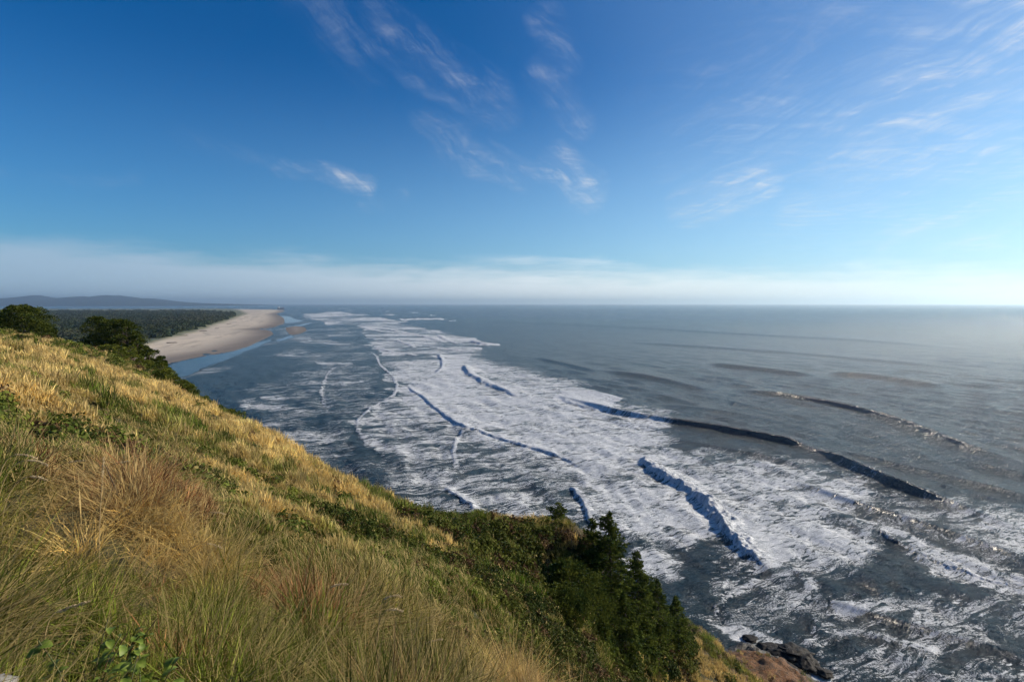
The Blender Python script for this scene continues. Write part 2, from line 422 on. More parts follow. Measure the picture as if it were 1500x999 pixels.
for q in [(488,533,30,3),(466,560,20,2),(385,595,30,5),(400,580,22,4),(355,590,14,2),(455,640,40,5),(460,647,50,4),(430,622,30,2),(350,490,0,0),(460,500,25,2),(495,503,30,2),(470,520,60,2),(440,523,40,2),(505,492,20,1.5),(430,498,30,2.5),(475,548,50,2),(500,560,40,2),(420,600,30,2),(480,585,20,3),(620,770,40,6)]:
    if q[2]: region([(q[0]-q[2],q[1]-q[3]),(q[0]+q[2],q[1]-q[3]*1.2),(q[0]+q[2]*.8,q[1]+q[3]),(q[0]-q[2]*.9,q[1]+q[3])], .40, (3, 5))
far_white = [(575,461,5,.6),(560,456,5,.5),(588,471,6,1),(500,452,8,.5),(605,458,8,.5),(660,470,8,.4),(640,462,6,.4),(530,461,9,.6)]
for q in far_white: region([(q[0]-q[2],q[1]-q[3]),(q[0]+q[2],q[1]-q[3]),(q[0]+q[2],q[1]+q[3]),(q[0]-q[2],q[1]+q[3])], .8, (1, 1))
foam *= np.where(SPY < 530, .45 + .62 * sstep(.28, .66, fbm(SPX / 55 + SPY / 9, SPY / 2.6, 68, 4)), 1)
foam *= (.50 + .90 * fbm(SX / 30 + SY / 60, SY / 14, 66, 4)) * (.74 + .52 * fbm(SPX / 60, SPY / 3.5, 67, 4))
left = sstep(760, 500, SPX) * .30 * sstep(0, .5, fbm(SX / 30, SY / 90, 61) - .25)
foam = np.maximum(foam, left)
# calm shallows and lagoons along the sand
def calm_region(poly):
    global calm, foam
    d = poly_sd(SPX + (QX - SPX) * .3, SPY + (QY - SPY) * .3, poly); s = np.clip((SPY - 444) / 40, .4, 2)
    k = sstep(-s * .3, s, d); calm = np.maximum(calm, k); foam *= (1 - k)
calm_region([(240,540),(262,556),(300,540),(345,523),(392,503),(400,495),(380,500),(345,512),(300,520),(255,530)])
calm_region([(405,462),(420,463),(445,471),(425,474),(418,474)])
calm_region([(398,500),(425,490),(432,494),(410,501)])
calm_region([(420,478),(460,472),(458,474),(425,482)])
# open-water waves: trains running ashore
rr = np.random.default_rng(3)
cell = np.maximum(SY * .0019 * 2, SY * SY / H0 / F * .78)
for k in range(26):
    lam = 2.2 * 1.24 ** k if k < 16 else 2.5 + 14 * rr.random()
    th = math.radians(205 + rr.normal() * 26)            # heading ashore
    amp = lam * .0078 if lam < 20 else .13
    kx, ky = math.cos(th), math.sin(th)
    ph = (SX * kx + SY * ky) / lam * 2 * math.pi + rr.random() * 6.3 + 5.0 * (fbm(SX / lam / 4, SY / lam / 4, 70 + k, 2) - .5)
    fade = np.clip(lam / cell / 4 - .5, 0, 1)
    SZ += amp * fade * (np.sin(ph) + .25 * np.sin(2 * ph)) * (1 - .9 * calm) * (1 - .6 * foam)
SZ += np.clip(8 / cell / 4 - .3, 0, 1) * .5 * (fbm(SX / 5, SY / 5, 91, 3) - .5) * (1 - calm)
fine = np.clip(1.5 / cell / 3, 0, 1)
def wave(pts, Hh, wf, wb, crest=1.0, back=0.0, taper=.12, jag=1.0, var=.7, calmc=0):
    """a wave crest along a line on the sea: steep front ashore, long back seaward"""
    global SZ, foam, lump
    L = smooth_line([on_sea(*p) for p in pts], 2)
    M = max(wb * 4, back * 2) + 10
    m = (SX > L[:, 0].min() - M) & (SX < L[:, 0].max() + M) & (SY > L[:, 1].min() - M) & (SY < L[:, 1].max() + M)
    x, y = SX[m], SY[m]
    s, tt = line_sd(x, y, L)
    s = s + jag * (wf * (fbm(x / (wf * 3), y / (wf * 3), 81, 3) - .5) * 2.2 + wf * .9 * (fbm(x / (wf * .9), y / (wf * .9), 84, 2) - .5)) + jag * wb * .5 * (fbm(x / 14, y / 14, 85, 2) - .5)
    env = sstep(0, taper, tt) * sstep(1, 1 - taper, tt) * (1 - var / 2 + var * fbm(x / (wb * 3), y / (wb * 3), 82, 2))
    prof = np.where(s < 0, np.exp(-(s / wf) ** 2), np.exp(-(np.abs(s) / wb) ** 1.6)) - .22 * np.exp(-((s + wf * 2.2) / (wf * 1.6)) ** 2)
    z = Hh * env * prof
    if calmc: SZ[m] *= 1 - calmc * np.exp(-(s / (wb * 1.2)) ** 2)
    if crest:
        fz = crest * env ** .5 * sstep(-wf * 1.3, -wf * .9, s) * sstep(wb * 1.3, wb * .3, s)
        cur = foam[m]; foam[m] = np.maximum(cur, np.clip(fz, 0, 1))
        lm = np.clip(fz, 0, 1) * Hh * env
        z = z + lm * fine[m] * (.70 * (fbm(x / .8, y / .8, 83, 3) - .5) + .8 * (fbm(x / 2.4, y / 2.4, 86, 2) - .5))
        lump[m] = np.maximum(lump[m], np.clip(fz, 0, 1))
    SZ[m] += z
wave(Aln, .34, .5, 2.2, .72, taper=.25, jag=1.6); wave(Bln, .62, .65, 4, .9)
wave([(680,627),(668,645),(663,662),(668,688)], .28, .5, 2, .75)
wave(Cln, 1.5, 2.0, 6, 1.3, taper=.2, var=.5); wave(Dln, 1.8, 1.8, 6, 1.3, taper=.12, var=.4)
wave(Eln, 1.55, 1.4, 3.8, 1.4, taper=.14, var=.5)
wave([(1138,826),(1165,835),(1182,850),(1188,868),(1178,880)], .45, 1.3, 2.5, .5, taper=.35, jag=.6)
wave([(838,712),(852,733),(862,750),(868,775)], .7, .6, 2.5, .85)
wave([(505,532),(483,541),(474,560),(470,573),(474,590),(490,612)], .30, .6, 1.5, .62, taper=.3, jag=3)
region([(500,532),(485,541),(474,560),(470,573),(474,590),(490,612),(510,612),(560,600),(560,560),(545,535)], .26, (2, 3))
wave([(640,518),(648,528),(648,537),(637,548)], .9, 1, 5, 1)
wave([(690,500),(700,503),(716,505)], 2.2, 2, 8, 1)
wave([(545,508),(575,516),(605,520),(615,521)], 1.0, 1.5, 6, .9)
wave([(560,480),(590,487),(620,492),(655,503)], 1.2, 2.5, 8, 1); wave([(575,497),(600,505),(608,510)], 1.0, 2, 6, .9)
wave([(530,478),(545,484),(580,487),(600,488)], 1.0, 3, 10, .9); wave([(630,508),(660,512),(700,515)], 1.0, 2, 6, .9)
wave([(640,490),(655,500),(680,504)], 1.0, 2, 8, .9)
wave([(650,712),(680,732),(705,752)], .5, .7, 3, .9)
wave([(1270,765),(1300,782),(1345,805),(1400,832),(1500,862),(1560,878)], .22, .8, 2.4, .55, jag=2)
wave([(1045,905),(1062,880),(1085,862),(1115,842)], .12, .5, .8, .62, jag=3)
wave([(1175,955),(1230,925),(1300,935),(1400,960)], .25, .8, 2.5, .5)
# unbroken swells
sw = [([(815,578),(860,592),(890,600),(920,607),(980,616),(1050,626),(1110,637),(1170,649),(1225,668),(1290,698),(1370,728),(1440,752),(1560,800)], 2.3, 3.6, 9),
      ([(1060,568),(1090,572),(1150,578),(1230,592),(1290,607),(1340,622),(1400,648),(1460,668),(1560,695)], 2.1, 5, 12),
      ([(1035,531),(1060,535),(1120,541),(1165,547),(1200,551)], 2.2, 8, 18), ([(1205,545),(1290,552),(1340,560),(1390,568)], 2.2, 8, 18),
      ([(870,541),(920,547),(970,555),(1010,566),(1050,575)], 1.8, 6, 14), ([(780,522),(830,533),(880,545)], 1.4, 6, 14),
      ([(700,470),(900,478),(1100,490),(1300,500),(1500,520)], 1.5, 14, 30), ([(900,500),(1100,512),(1300,528),(1500,550)], 1.3, 9, 22),
      ([(1180,600),(1300,640),(1400,690),(1560,750)], 1.0, 4, 9), ([(950,590),(1050,600),(1150,618),(1250,650)], .8, 4, 9),
      ([(1150,700),(1250,735),(1350,765),(1450,800),(1560,835)], 1.2, 3, 6), ([(1200,655),(1300,675),(1420,705),(1560,740)], .9, 3, 8),
      ([(960,640),(1060,655),(1150,672),(1210,700)], .8, 2.5, 6), ([(1180,870),(1300,905),(1450,950),(1560,980)], .9, 2, 4)]
for pts, h_, a_, b_ in sw: wave(pts, h_ * (.86 if h_ > 1.4 else .72), a_ * (.62 if a_ > 3.8 else .68), b_ * .8, 0, taper=.2, jag=.10, var=.08, calmc=.8)
SZ = SZ * (1 - .85 * calm)
SZ[SY > 4000] *= .3

m, t, out = material('sea_water')
P3 = t.n('ShaderNodeNewGeometry').outputs['Position']
fa = t.n('ShaderNodeAttribute', attribute_name='foam').outputs['Fac']
ca = t.n('ShaderNodeAttribute', attribute_name='calm').outputs['Fac']
la = t.n('ShaderNodeAttribute', attribute_name='lump').outputs['Fac']
pm = t.mapping(P3, (1, 1, 0), rot=(0, 0, math.radians(-25)))
ps = t.mapping(pm, (.30, 1.0, 1))
na = t.noise(ps, .16, 9, .68, .7, '2D'); nb = t.noise(ps, .9, 7, .7, .8, '2D'); nc = t.noise(pm, 3.2, 4, .7, .4, '2D')
rid = t.m('ABSOLUTE', t.m('SUBTRACT', nb, .5))                     # lacy veins
rid2 = t.m('ABSOLUTE', t.m('SUBTRACT', na, .5))
veins = t.m('SUBTRACT', 1, t.m('MULTIPLY', t.m('MINIMUM', rid, t.m('MULTIPLY', rid2, 1.6)), 9), clamp=True)
N = t.m('ADD', t.m('MULTIPLY', na, .38), t.m('ADD', t.m('MULTIPLY', nb, .42), t.m('MULTIPLY', nc, .20)))
N = t.m('ADD', N, t.m('MULTIPLY', veins, .10))
N = t.m('MULTIPLY_ADD', t.m('SUBTRACT', N, .52), 3.4, .47)
th = t.m('SUBTRACT', 1.02, fa)
fm = t.ss(N, t.m('SUBTRACT', th, .06), t.m('ADD', th, .24))
fm = t.m('MAXIMUM', fm, t.m('MULTIPLY', t.ss(fa, .9, 1.0), t.ss(nc, .2, .45)))
fm = t.m('MULTIPLY', fm, t.ss(fa, .05, .2))
bgn = t.noise(pm, .05, 4, .6, 0, '2D')
wcol = t.mix(t.ss(bgn, .3, .7), (.008, .027, .045, 1), (.014, .034, .048, 1))
wcol = t.mix(t.m('MULTIPLY', t.m('MULTIPLY', fa, fa), .6), wcol, (.10, .125, .125, 1))
wb = t.n('ShaderNodeBsdfPrincipled'); t.set(wb.inputs['Base Color'], wcol); wb.inputs['IOR'].default_value = 1.33; wb.inputs['Specular IOR Level'].default_value = .30
t.set(wb.inputs['Roughness'], t.m('SUBTRACT', .19, t.m('MULTIPLY', ca, .11)))
h1 = t.noise(t.mapping(pm, (.5, 1.3, 1)), 1.1, 6, .62, .3, '2D'); h2 = t.noise(t.mapping(pm, (.45, 1.2, 1)), .18, 5, .6, .3, '2D')
hh = t.m('ADD', t.m('MULTIPLY', h1, 1.5), t.m('MULTIPLY', h2, 4.0))
bw = t.n('ShaderNodeBump', i_Height=hh); bw.inputs['Distance'].default_value = 1.0
t.set(bw.inputs['Strength'], t.m('SUBTRACT', 1, t.m('MULTIPLY', ca, .93)))
t.set(wb.inputs['Normal'], bw.outputs[0])
fb = t.n('ShaderNodeBsdfPrincipled'); t.set(fb.inputs['Base Color'], t.mix(t.ss(t.m('ADD', t.m('MULTIPLY', nb, .6), t.m('MULTIPLY', nc, .4)), .36, .62), (.28, .31, .34, 1), (.70, .71, .72, 1))); fb.inputs['Roughness'].default_value = .7
fb.inputs['Specular IOR Level'].default_value = .2
fh = t.m('ADD', t.m('MULTIPLY', nc, .25), t.m('MULTIPLY', nb, .8))
bf = t.n('ShaderNodeBump', i_Height=fh); bf.inputs['Distance'].default_value = .8; bf.inputs['Strength'].default_value = .8
t.set(fb.inputs['Normal'], bf.outputs[0])
mx = t.n('ShaderNodeMixShader', i_0=fm); t.set(mx.inputs[1], wb.outputs[0]); t.set(mx.inputs[2], fb.outputs[0])
t.set(out.inputs[0], mx.outputs[0])
V = np.stack([SX.ravel(), SY.ravel(), SZ.ravel()], -1)
o = link('sea_water', mesh_np('sea_water', V, grid_faces(len(rows), len(us))[:, ::-1], {'foam': foam.ravel(), 'calm': calm.ravel(), 'lump': lump.ravel()}, m)); tag(o, kind='structure')
del V

# ================================================================== beach, dunes and forest floor
shore = [(120,620),(200,560),(235,538),(250,533),(273,528),(307,521),(343,515),(367,508),(390,497),(404,490),(398,484),(383,482.2),(400,480.5),(417,475),(419,470),(416,465),(406,460),(418,456.5),(415,453.8),(340,452.6),(200,452.8),(60,453),(-400,453),(-900,470),(-900,700)]
shw = [on_sea(*p) for p in shore]
bu = np.concatenate([np.arange(-2.6, -1.1, .03), np.arange(-1.1, -.40, .0022)])
br = np.concatenate([np.arange(220, 30, -1.2), np.arange(30, 7.6, -.18)])
BU, BR = np.meshgrid(bu, br); BY = H0 / (BR / F); BX = BU * BY
sdw = poly_sd(BX, BY, shw)
BPX, BPY = proj(BX, BY, np.zeros_like(BX))
bar = poly_sd(BX, BY, [on_sea(*p) for p in [(418,480),(432,477.5),(446,479),(450,484),(440,489),(428,491),(420,486)]])
inner = poly_sd(BPX, BPY, [(-900,452),(340,452),(362,460),(352,464),(333,471),(310,479),(285,488),(262,494),(228,503),(180,520),(100,560),(-900,600)])
veg = sstep(-3.0, 2.0, inner + 4 * (fbm(BX / 40, BY / 40, 101) - .5))
BZ = np.clip(sdw * .012, -1.5, 2.2) + sstep(60, 200, sdw) * (1.5 * fbm(BX / 60, BY / 60, 102)) + veg * 2.5 * fbm(BX / 50, BY / 50, 103) + np.where(sdw < 2, np.clip(bar * .02, -1.5, .5) + .0, 0)
BZ = np.where(sdw < -2, np.maximum(np.clip(sdw * .02, -2, 0), np.clip(bar * .02, -2, .4)), BZ)
m, t, out = material('beach_sand')
P3 = t.n('ShaderNodeNewGeometry').outputs['Position']; zz = t.n('ShaderNodeSeparateXYZ', i_0=P3).outputs[2]
n1 = t.noise(t.mapping(P3, (.02, .008, 0)), 1, 8, .65, .5); n2 = t.noise(P3, .03, 7, .65, .4)
col = t.mix(t.ss(n1, .35, .65), (.54, .455, .35, 1), (.43, .365, .285, 1))
col = t.mix(t.m('SUBTRACT', 1, t.ss(t.m('ADD', zz, t.m('MULTIPLY', n1, .5)), .35, 1.3)), col, (.14, .115, .095, 1))
wr = t.noise(t.mapping(P3, (.004, .004, 2.6)), 1, 5, .7)
col = t.mix(t.m('MULTIPLY', t.ss(wr, .52, .60), .45), col, (.20, .165, .13, 1))
va = t.n('ShaderNodeAttribute', attribute_name='veg').outputs['Fac']
gcol = t.mix(t.ss(n2, .4, .6), (.15, .15, .06, 1), (.05, .065, .03, 1))
col = t.mix(t.m('MULTIPLY', va, t.ss(n2, .2, .45)), col, gcol)
b = t.n('ShaderNodeBsdfPrincipled'); t.set(b.inputs['Base Color'], col); b.inputs['Roughness'].default_value = .85
t.set(out.inputs[0], b.outputs[0])
V = np.stack([BX.ravel(), BY.ravel(), BZ.ravel()], -1)
Fc = grid_faces(len(br), len(bu))[:, ::-1]
o = link('beach', mesh_np('beach', V, Fc, {'veg': veg.ravel()}, m)); tag(o, kind='structure')

# ================================================================== instanced masses (stuff)
def hide_coll(name, meshes):
    cl = bpy.data.collections.new(name)
    for i, me in enumerate(meshes):
        cl.objects.link(bpy.data.objects.new('%s_%02d' % (name, i), me))
    return cl
def scatter(name, label_cat, pts, rot, size, kind, tint, coll):
    me = bpy.data.meshes.new(name); me.vertices.add(len(pts)); me.vertices.foreach_set('co', np.asarray(pts, np.float32).ravel())
    me.attributes.new('rot', 'FLOAT_VECTOR', 'POINT').data.foreach_set('vector', np.asarray(rot, np.float32).ravel())
    me.attributes.new('size', 'FLOAT', 'POINT').data.foreach_set('value', np.asarray(size, np.float32))
    me.attributes.new('which', 'INT', 'POINT').data.foreach_set('value', np.asarray(kind, np.int32))
    me.attributes.new('tint', 'FLOAT_VECTOR', 'POINT').data.foreach_set('vector', np.asarray(tint, np.float32).ravel())
    o = link(name, me)
    ng = bpy.data.node_groups.new(name, 'GeometryNodeTree')
    ng.interface.new_socket('Geometry', in_out='INPUT', socket_type='NodeSocketGeometry')
    ng.interface.new_socket('Geometry', in_out='OUTPUT', socket_type='NodeSocketGeometry')
    N_ = ng.nodes; L = ng.links
    gi = N_.new('NodeGroupInput'); go = N_.new('NodeGroupOutput')
    ci = N_.new('GeometryNodeCollectionInfo'); ci.inputs['Collection'].default_value = coll
    ci.inputs['Separate Children'].default_value = True; ci.inputs['Reset Children'].default_value = True
    ip = N_.new('GeometryNodeInstanceOnPoints'); ip.inputs['Pick Instance'].default_value = True
    def na(nm, ty):
        a = N_.new('GeometryNodeInputNamedAttribute'); a.data_type = ty; a.inputs['Name'].default_value = nm
        return a.outputs['Attribute']
    er = N_.new('FunctionNodeEulerToRotation')
    L.new(na('rot', 'FLOAT_VECTOR'), er.inputs[0]); L.new(er.outputs[0], ip.inputs['Rotation'])
    L.new(na('size', 'FLOAT'), ip.inputs['Scale']); L.new(na('which', 'INT'), ip.inputs['Instance Index'])
    L.new(gi.outputs[0], ip.inputs['Points']); L.new(ci.outputs[0], ip.inputs['Instance']); L.new(ip.outputs[0], go.inputs[0])
    md = o.modifiers.new('scatter', 'NODES'); md.node_group = ng
    tag(o, label_cat[0], label_cat[1], kind='stuff')
    return o
def plant_mat(name, trans=.35, rough=.6, tip=(1.25, 1.15, .9)):
    m, t, out = material(name)
    ti = t.n('ShaderNodeAttribute', attribute_name='tint', attribute_type='INSTANCER').outputs['Vector']
    tone = t.n('ShaderNodeAttribute', attribute_name='tone').outputs['Fac']
    rnd = t.n('ShaderNodeObjectInfo').outputs['Random']
    f = t.m('ADD', t.m('MULTIPLY', tone, 1.0), t.m('MULTIPLY', rnd, .35))
    sc_ = t.n('ShaderNodeVectorMath', operation='SCALE'); t.set(sc_.inputs[0], ti); t.set(sc_.inputs['Scale'], f)
    # some blades in each clump are straw, whatever the clump
    dry = t.n('ShaderNodeAttribute', attribute_name='dry').outputs['Fac']
    col = t.mix(dry, sc_.outputs[0], (.50, .37, .16, 1))
    b = t.n('ShaderNodeBsdfPrincipled'); t.set(b.inputs['Base Color'], col); b.inputs['Roughness'].default_value = rough
    b.inputs['Specular IOR Level'].default_value = .1
    tr = t.n('ShaderNodeBsdfTranslucent'); t.set(tr.inputs[0], col)
    mx = t.n('ShaderNodeMixShader'); mx.inputs[0].default_value = trans
    t.set(mx.inputs[1], b.outputs[0]); t.set(mx.inputs[2], tr.outputs[0]); t.set(out.inputs[0], mx.outputs[0])
    return m
grass_m = plant_mat('grass_blades', .38); leaf_m = plant_mat('leaves', .22, .8)

def blade_mesh(name, n, rad, h, wdt, lean=.35, curl=.5, dryf=.3, seed=0, heads=0, wind=.25):
    r = np.random.default_rng(seed)
    a = r.random(n) * 6.283; q = np.sqrt(r.random(n)) * rad
    bx, by = np.cos(a) * q, np.sin(a) * q
    hh = h * (.45 + .65 * r.random(n)); ww = wdt * (.6 + .8 * r.random(n))
    la_ = a + r.normal(0, .9, n); ln = lean * (.3 + r.random(n)); cu = curl * r.random(n)
    dx, dy = np.cos(la_) * ln - wind * .9, np.sin(la_) * ln - wind * .2   # bent by the sea wind
    fa_ = r.random(n) * 3.1416; sx, sy = np.cos(fa_), np.sin(fa_)
    lv = [0, .35, .7, 1.0]; wl = [1, .85, .55, .06]
    if heads: pass
    Vs = []
    isd = r.random(n) < dryf
    hd = (r.random(n) < heads)
    for k, (s, wv_) in enumerate(zip(lv, wl)):
        w2 = np.where(hd, [.5, .45, 1.7, .3][k], wv_) * ww * .5
        off = s * (1 + cu * s * 1.6)
        zz_ = hh * (s - cu * .45 * s * s * s)
        cx = bx + dx * off * hh; cy = by + dy * off * hh
        for sg in (-1, 1):
            Vs.append(np.stack([cx + sg * sx * w2, cy + sg * sy * w2, zz_ - .06], -1))
    V = np.stack(Vs, 1).reshape(-1, 3)              # n*8
    b0 = np.arange(n)[:, None] * 8
    Fq = np.concatenate([b0 + np.array([[0, 1, 3, 2]]), b0 + np.array([[2, 3, 5, 4]]), b0 + np.array([[4, 5, 7, 6]])])
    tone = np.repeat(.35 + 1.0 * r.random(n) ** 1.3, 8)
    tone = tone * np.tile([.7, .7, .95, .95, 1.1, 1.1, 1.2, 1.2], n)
    dry = np.repeat(np.where(isd | hd, .55 + .4 * r.random(n), 0), 8)
    return mesh_np(name, V, Fq, {'tone': tone, 'dry': dry}, grass_m)
def leaf_mesh(name, n, rad, ls, mat, seed=0, flat=.75, dryf=.05, shell=.45, asp=.55):
    r = np.random.default_rng(seed)
    d = r.normal(size=(n, 3)); d[:, 2] = np.abs(d[:, 2]) * 1.0 - .15; d /= np.linalg.norm(d, axis=1)[:, None]
    lobes = r.normal(size=(9, 3)); lobes[:, 2] = np.abs(lobes[:, 2]); lobes /= np.linalg.norm(lobes, axis=1)[:, None]
    bump_ = .72 + .42 * np.max(d @ lobes.T, axis=1) ** 6
    c = d * (rad * bump_ * (shell + (1 - shell) * r.random(n) ** .5))[:, None]; c[:, 2] *= flat
    nn = d + r.normal(0, .7, (n, 3)); nn /= np.linalg.norm(nn, axis=1)[:, None]
    tv = np.cross(nn, r.normal(size=(n, 3))); tv /= np.linalg.norm(tv, axis=1)[:, None] + 1e-9
    bv = np.cross(nn, tv); L = ls * (.6 + .8 * r.random(n))[:, None]
    V = np.stack([c - tv * L, c + bv * L * asp, c + tv * L, c - bv * L * asp], 1).reshape(-1, 3)
    Fq = np.arange(n)[:, None] * 4 + np.arange(4)[None]
    tone = np.repeat(.5 + .8 * r.random(n), 4); dry = np.repeat(np.where(r.random(n) < dryf, .5, 0), 4)
    return mesh_np(name, V, Fq, {'tone': tone, 'dry': dry}, mat)

# ---- grass on the headland
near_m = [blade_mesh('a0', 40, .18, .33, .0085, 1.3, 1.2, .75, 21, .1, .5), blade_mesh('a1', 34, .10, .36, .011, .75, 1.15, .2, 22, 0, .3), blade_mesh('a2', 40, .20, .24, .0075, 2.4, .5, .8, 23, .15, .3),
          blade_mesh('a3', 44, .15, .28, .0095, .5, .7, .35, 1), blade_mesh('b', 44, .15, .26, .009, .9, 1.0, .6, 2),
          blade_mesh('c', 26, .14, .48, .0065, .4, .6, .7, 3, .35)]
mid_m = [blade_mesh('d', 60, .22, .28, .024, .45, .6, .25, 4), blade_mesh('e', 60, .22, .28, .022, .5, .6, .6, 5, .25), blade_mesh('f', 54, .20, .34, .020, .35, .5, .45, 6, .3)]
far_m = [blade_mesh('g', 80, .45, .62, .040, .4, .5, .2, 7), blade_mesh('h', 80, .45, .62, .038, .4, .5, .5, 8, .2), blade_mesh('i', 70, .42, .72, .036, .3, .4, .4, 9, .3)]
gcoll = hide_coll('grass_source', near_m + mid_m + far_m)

def polar_pts(N_, d0, d1, a0=-58, a1=62, seed=1, p=1.0):
    r = np.random.default_rng(seed)
    d = np.exp(np.log(d0) + (np.log(d1) - np.log(d0)) * r.random(N_) ** p)
    a = np.radians(a0 + (a1 - a0) * r.random(N_))
    return d * np.sin(a), d * np.cos(a), d, r
def prep(N_, d0, d1, seed, p=1.0, a0=-58, a1=62):
    x, y, d, r = polar_pts(N_, d0, d1, a0, a1, seed, p)
    z = ground_h(x, y)
    px, py, sh, rk = zones(x, y, z)
    # keep slopes that face the viewer plus a margin; drop what lies far outside the frame
    e = .4
    nx = (ground_h(x - e, y) - ground_h(x + e, y)) / (2 * e); ny = (ground_h(x, y - e) - ground_h(x, y + e)) / (2 * e)
    vx, vy, vz = -x, -y, H0 - z
    facing = (nx * vx + ny * vy + vz) / np.sqrt(nx * nx + ny * ny + 1) / np.sqrt(vx ** 2 + vy ** 2 + vz ** 2)
    ok = (px > -260) & (px < 1800) & (py < 1250) & (z > 1.5) & (facing > np.where(d < 12, -.6, -.12))
    return [q[ok] for q in (x, y, z, px, py, sh, rk, nx, ny, d)] + [r]
def cover_tint(x, y, z, px, py):
    """straw to green, by patches"""
    k = fbm(x / 5.5, y / 5.5, 111, 4); k2 = fbm(x / 1.6, y / 1.6, 112, 3)
    crest = np.exp(-np.abs(py - (484 + .415 * px)) / 42) * (px < 600) * (y > 20)
    stripe = poly_sd(px, py, [(150,590),(330,650),(560,745),(560,800),(420,740),(250,700),(130,640)])
    g = (k - .5) * 4.0 + (k2 - .5) * 2.6 + .26 - 1.15 * crest + .55 * sstep(-20, 25, stripe) + .12
    g += .55 * sstep(0, 25, poly_sd(px, py, [(-300,900),(90,840),(330,910),(360,1100),(-300,1300)]))
    g -= .6 * sstep(-15, 30, poly_sd(px, py, [(60,690),(190,660),(260,770),(330,830),(340,960),(200,850),(60,800)]))
    g += .42 * sstep(-20, 40, poly_sd(px, py, [(400,745),(760,760),(820,1010),(420,1010),(380,860)]))
    return sstep(-.55, .75, g)
def mixc(f, a, b): return np.asarray(a)[None] * (1 - f[:, None]) + np.asarray(b)[None] * f[:, None]
pts, rots, sizes, kinds, tints = [], [], [], [], []
for li, (N_, d0, d1, p_) in enumerate([(26000, 1.5, 8, .9), (64000, 7, 34, .9), (68000, 30, 150, .8)]):
    x, y, z, px, py, sh, rk, nx, ny, d, r = prep(N_, d0, d1, 200 + li, p_)
    g = cover_tint(x, y, z, px, py)
    keep = (r.random(len(x)) > sh * .50) & (r.random(len(x)) > rk * .93) & (d > 2.0)
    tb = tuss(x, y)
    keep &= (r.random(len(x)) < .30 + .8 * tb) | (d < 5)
    hol = np.exp(-((x + 1.85) ** 2 + (y - 2.4) ** 2) / .35)
    keep &= r.random(len(x)) > hol * 1.6
    keep &= ~((d < 8) & (fbm(x / .55, y / .55, 125, 3) < .30))
    x, y, z, px, py, sh, rk, nx, ny, g, d = [q[keep] for q in (x, y, z, px, py, sh, rk, nx, ny, g, d)]
    M = len(x)
    col = mixc(g, (.49, .36, .13), (.085, .110, .018))
    hue = fbm(x / 3, y / 3, 120)[:, None]
    br_ = (fbm(x / .8, y / .8, 121, 2) > .72)[:, None] * (d < 9)[:, None]
    col = np.where(br_, np.array([[.20, .105, .05]]), col)
    col = col * (.62 + .7 * hue) + (r.random(M)[:, None] - .5) * np.array([[.06, .045, .02]])
    col = np.clip(col * np.exp(r.normal(0, .30, M))[:, None], .012, .8)
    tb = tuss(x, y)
    if li == 0:
        q_ = r.random(M)
        k = np.where(g > .55, np.where(q_ < .35, 1, np.where(q_ < .7, 3, np.where(q_ < .85, 2, 0))), np.where(q_ < .35, 0, np.where(q_ < .6, 2, np.where(q_ < .8, 4, 5))))
    else: k = np.where(g > .62, 0, np.where(r.random(M) < .5, 1, 2)) + li * 3 + 3
    rot = np.stack([np.clip(-ny, -.6, .6) * -.45 + r.normal(0, .10, M), np.clip(nx, -.6, .6) * .45 + r.normal(0, .10, M), r.normal(0, .7, M)], -1)
    sz = (.55 + .6 * r.random(M)) * (.75 + .5 * fbm(x / 2.2, y / 2.2, 130)) * (.38 + .85 * tb)
    if li: col = col * (.46 + 1.15 * tb)[:, None]  # tint dimmed in gaps between tussocks: shade put into the colour
    if li == 0:
        pv_ = fbm(x / .34, y / .34, 131, 3)
        sz *= np.clip(.5 + (d - 2) / 4.5, .5, 1.0) * (.62 + .66 * pv_); col = col * (.50 + 1.7 * fbm(x / .3, y / .3, 132, 3))[:, None] * np.array([[1.08, .98, .85]])
    if li == 1: sz *= np.clip(d / 16, .72, 1)
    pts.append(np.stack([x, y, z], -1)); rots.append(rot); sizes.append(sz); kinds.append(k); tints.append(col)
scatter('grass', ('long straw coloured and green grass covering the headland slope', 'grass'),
        np.concatenate(pts), np.concatenate(rots), np.concatenate(sizes), np.concatenate(kinds), np.concatenate(tints), gcoll)

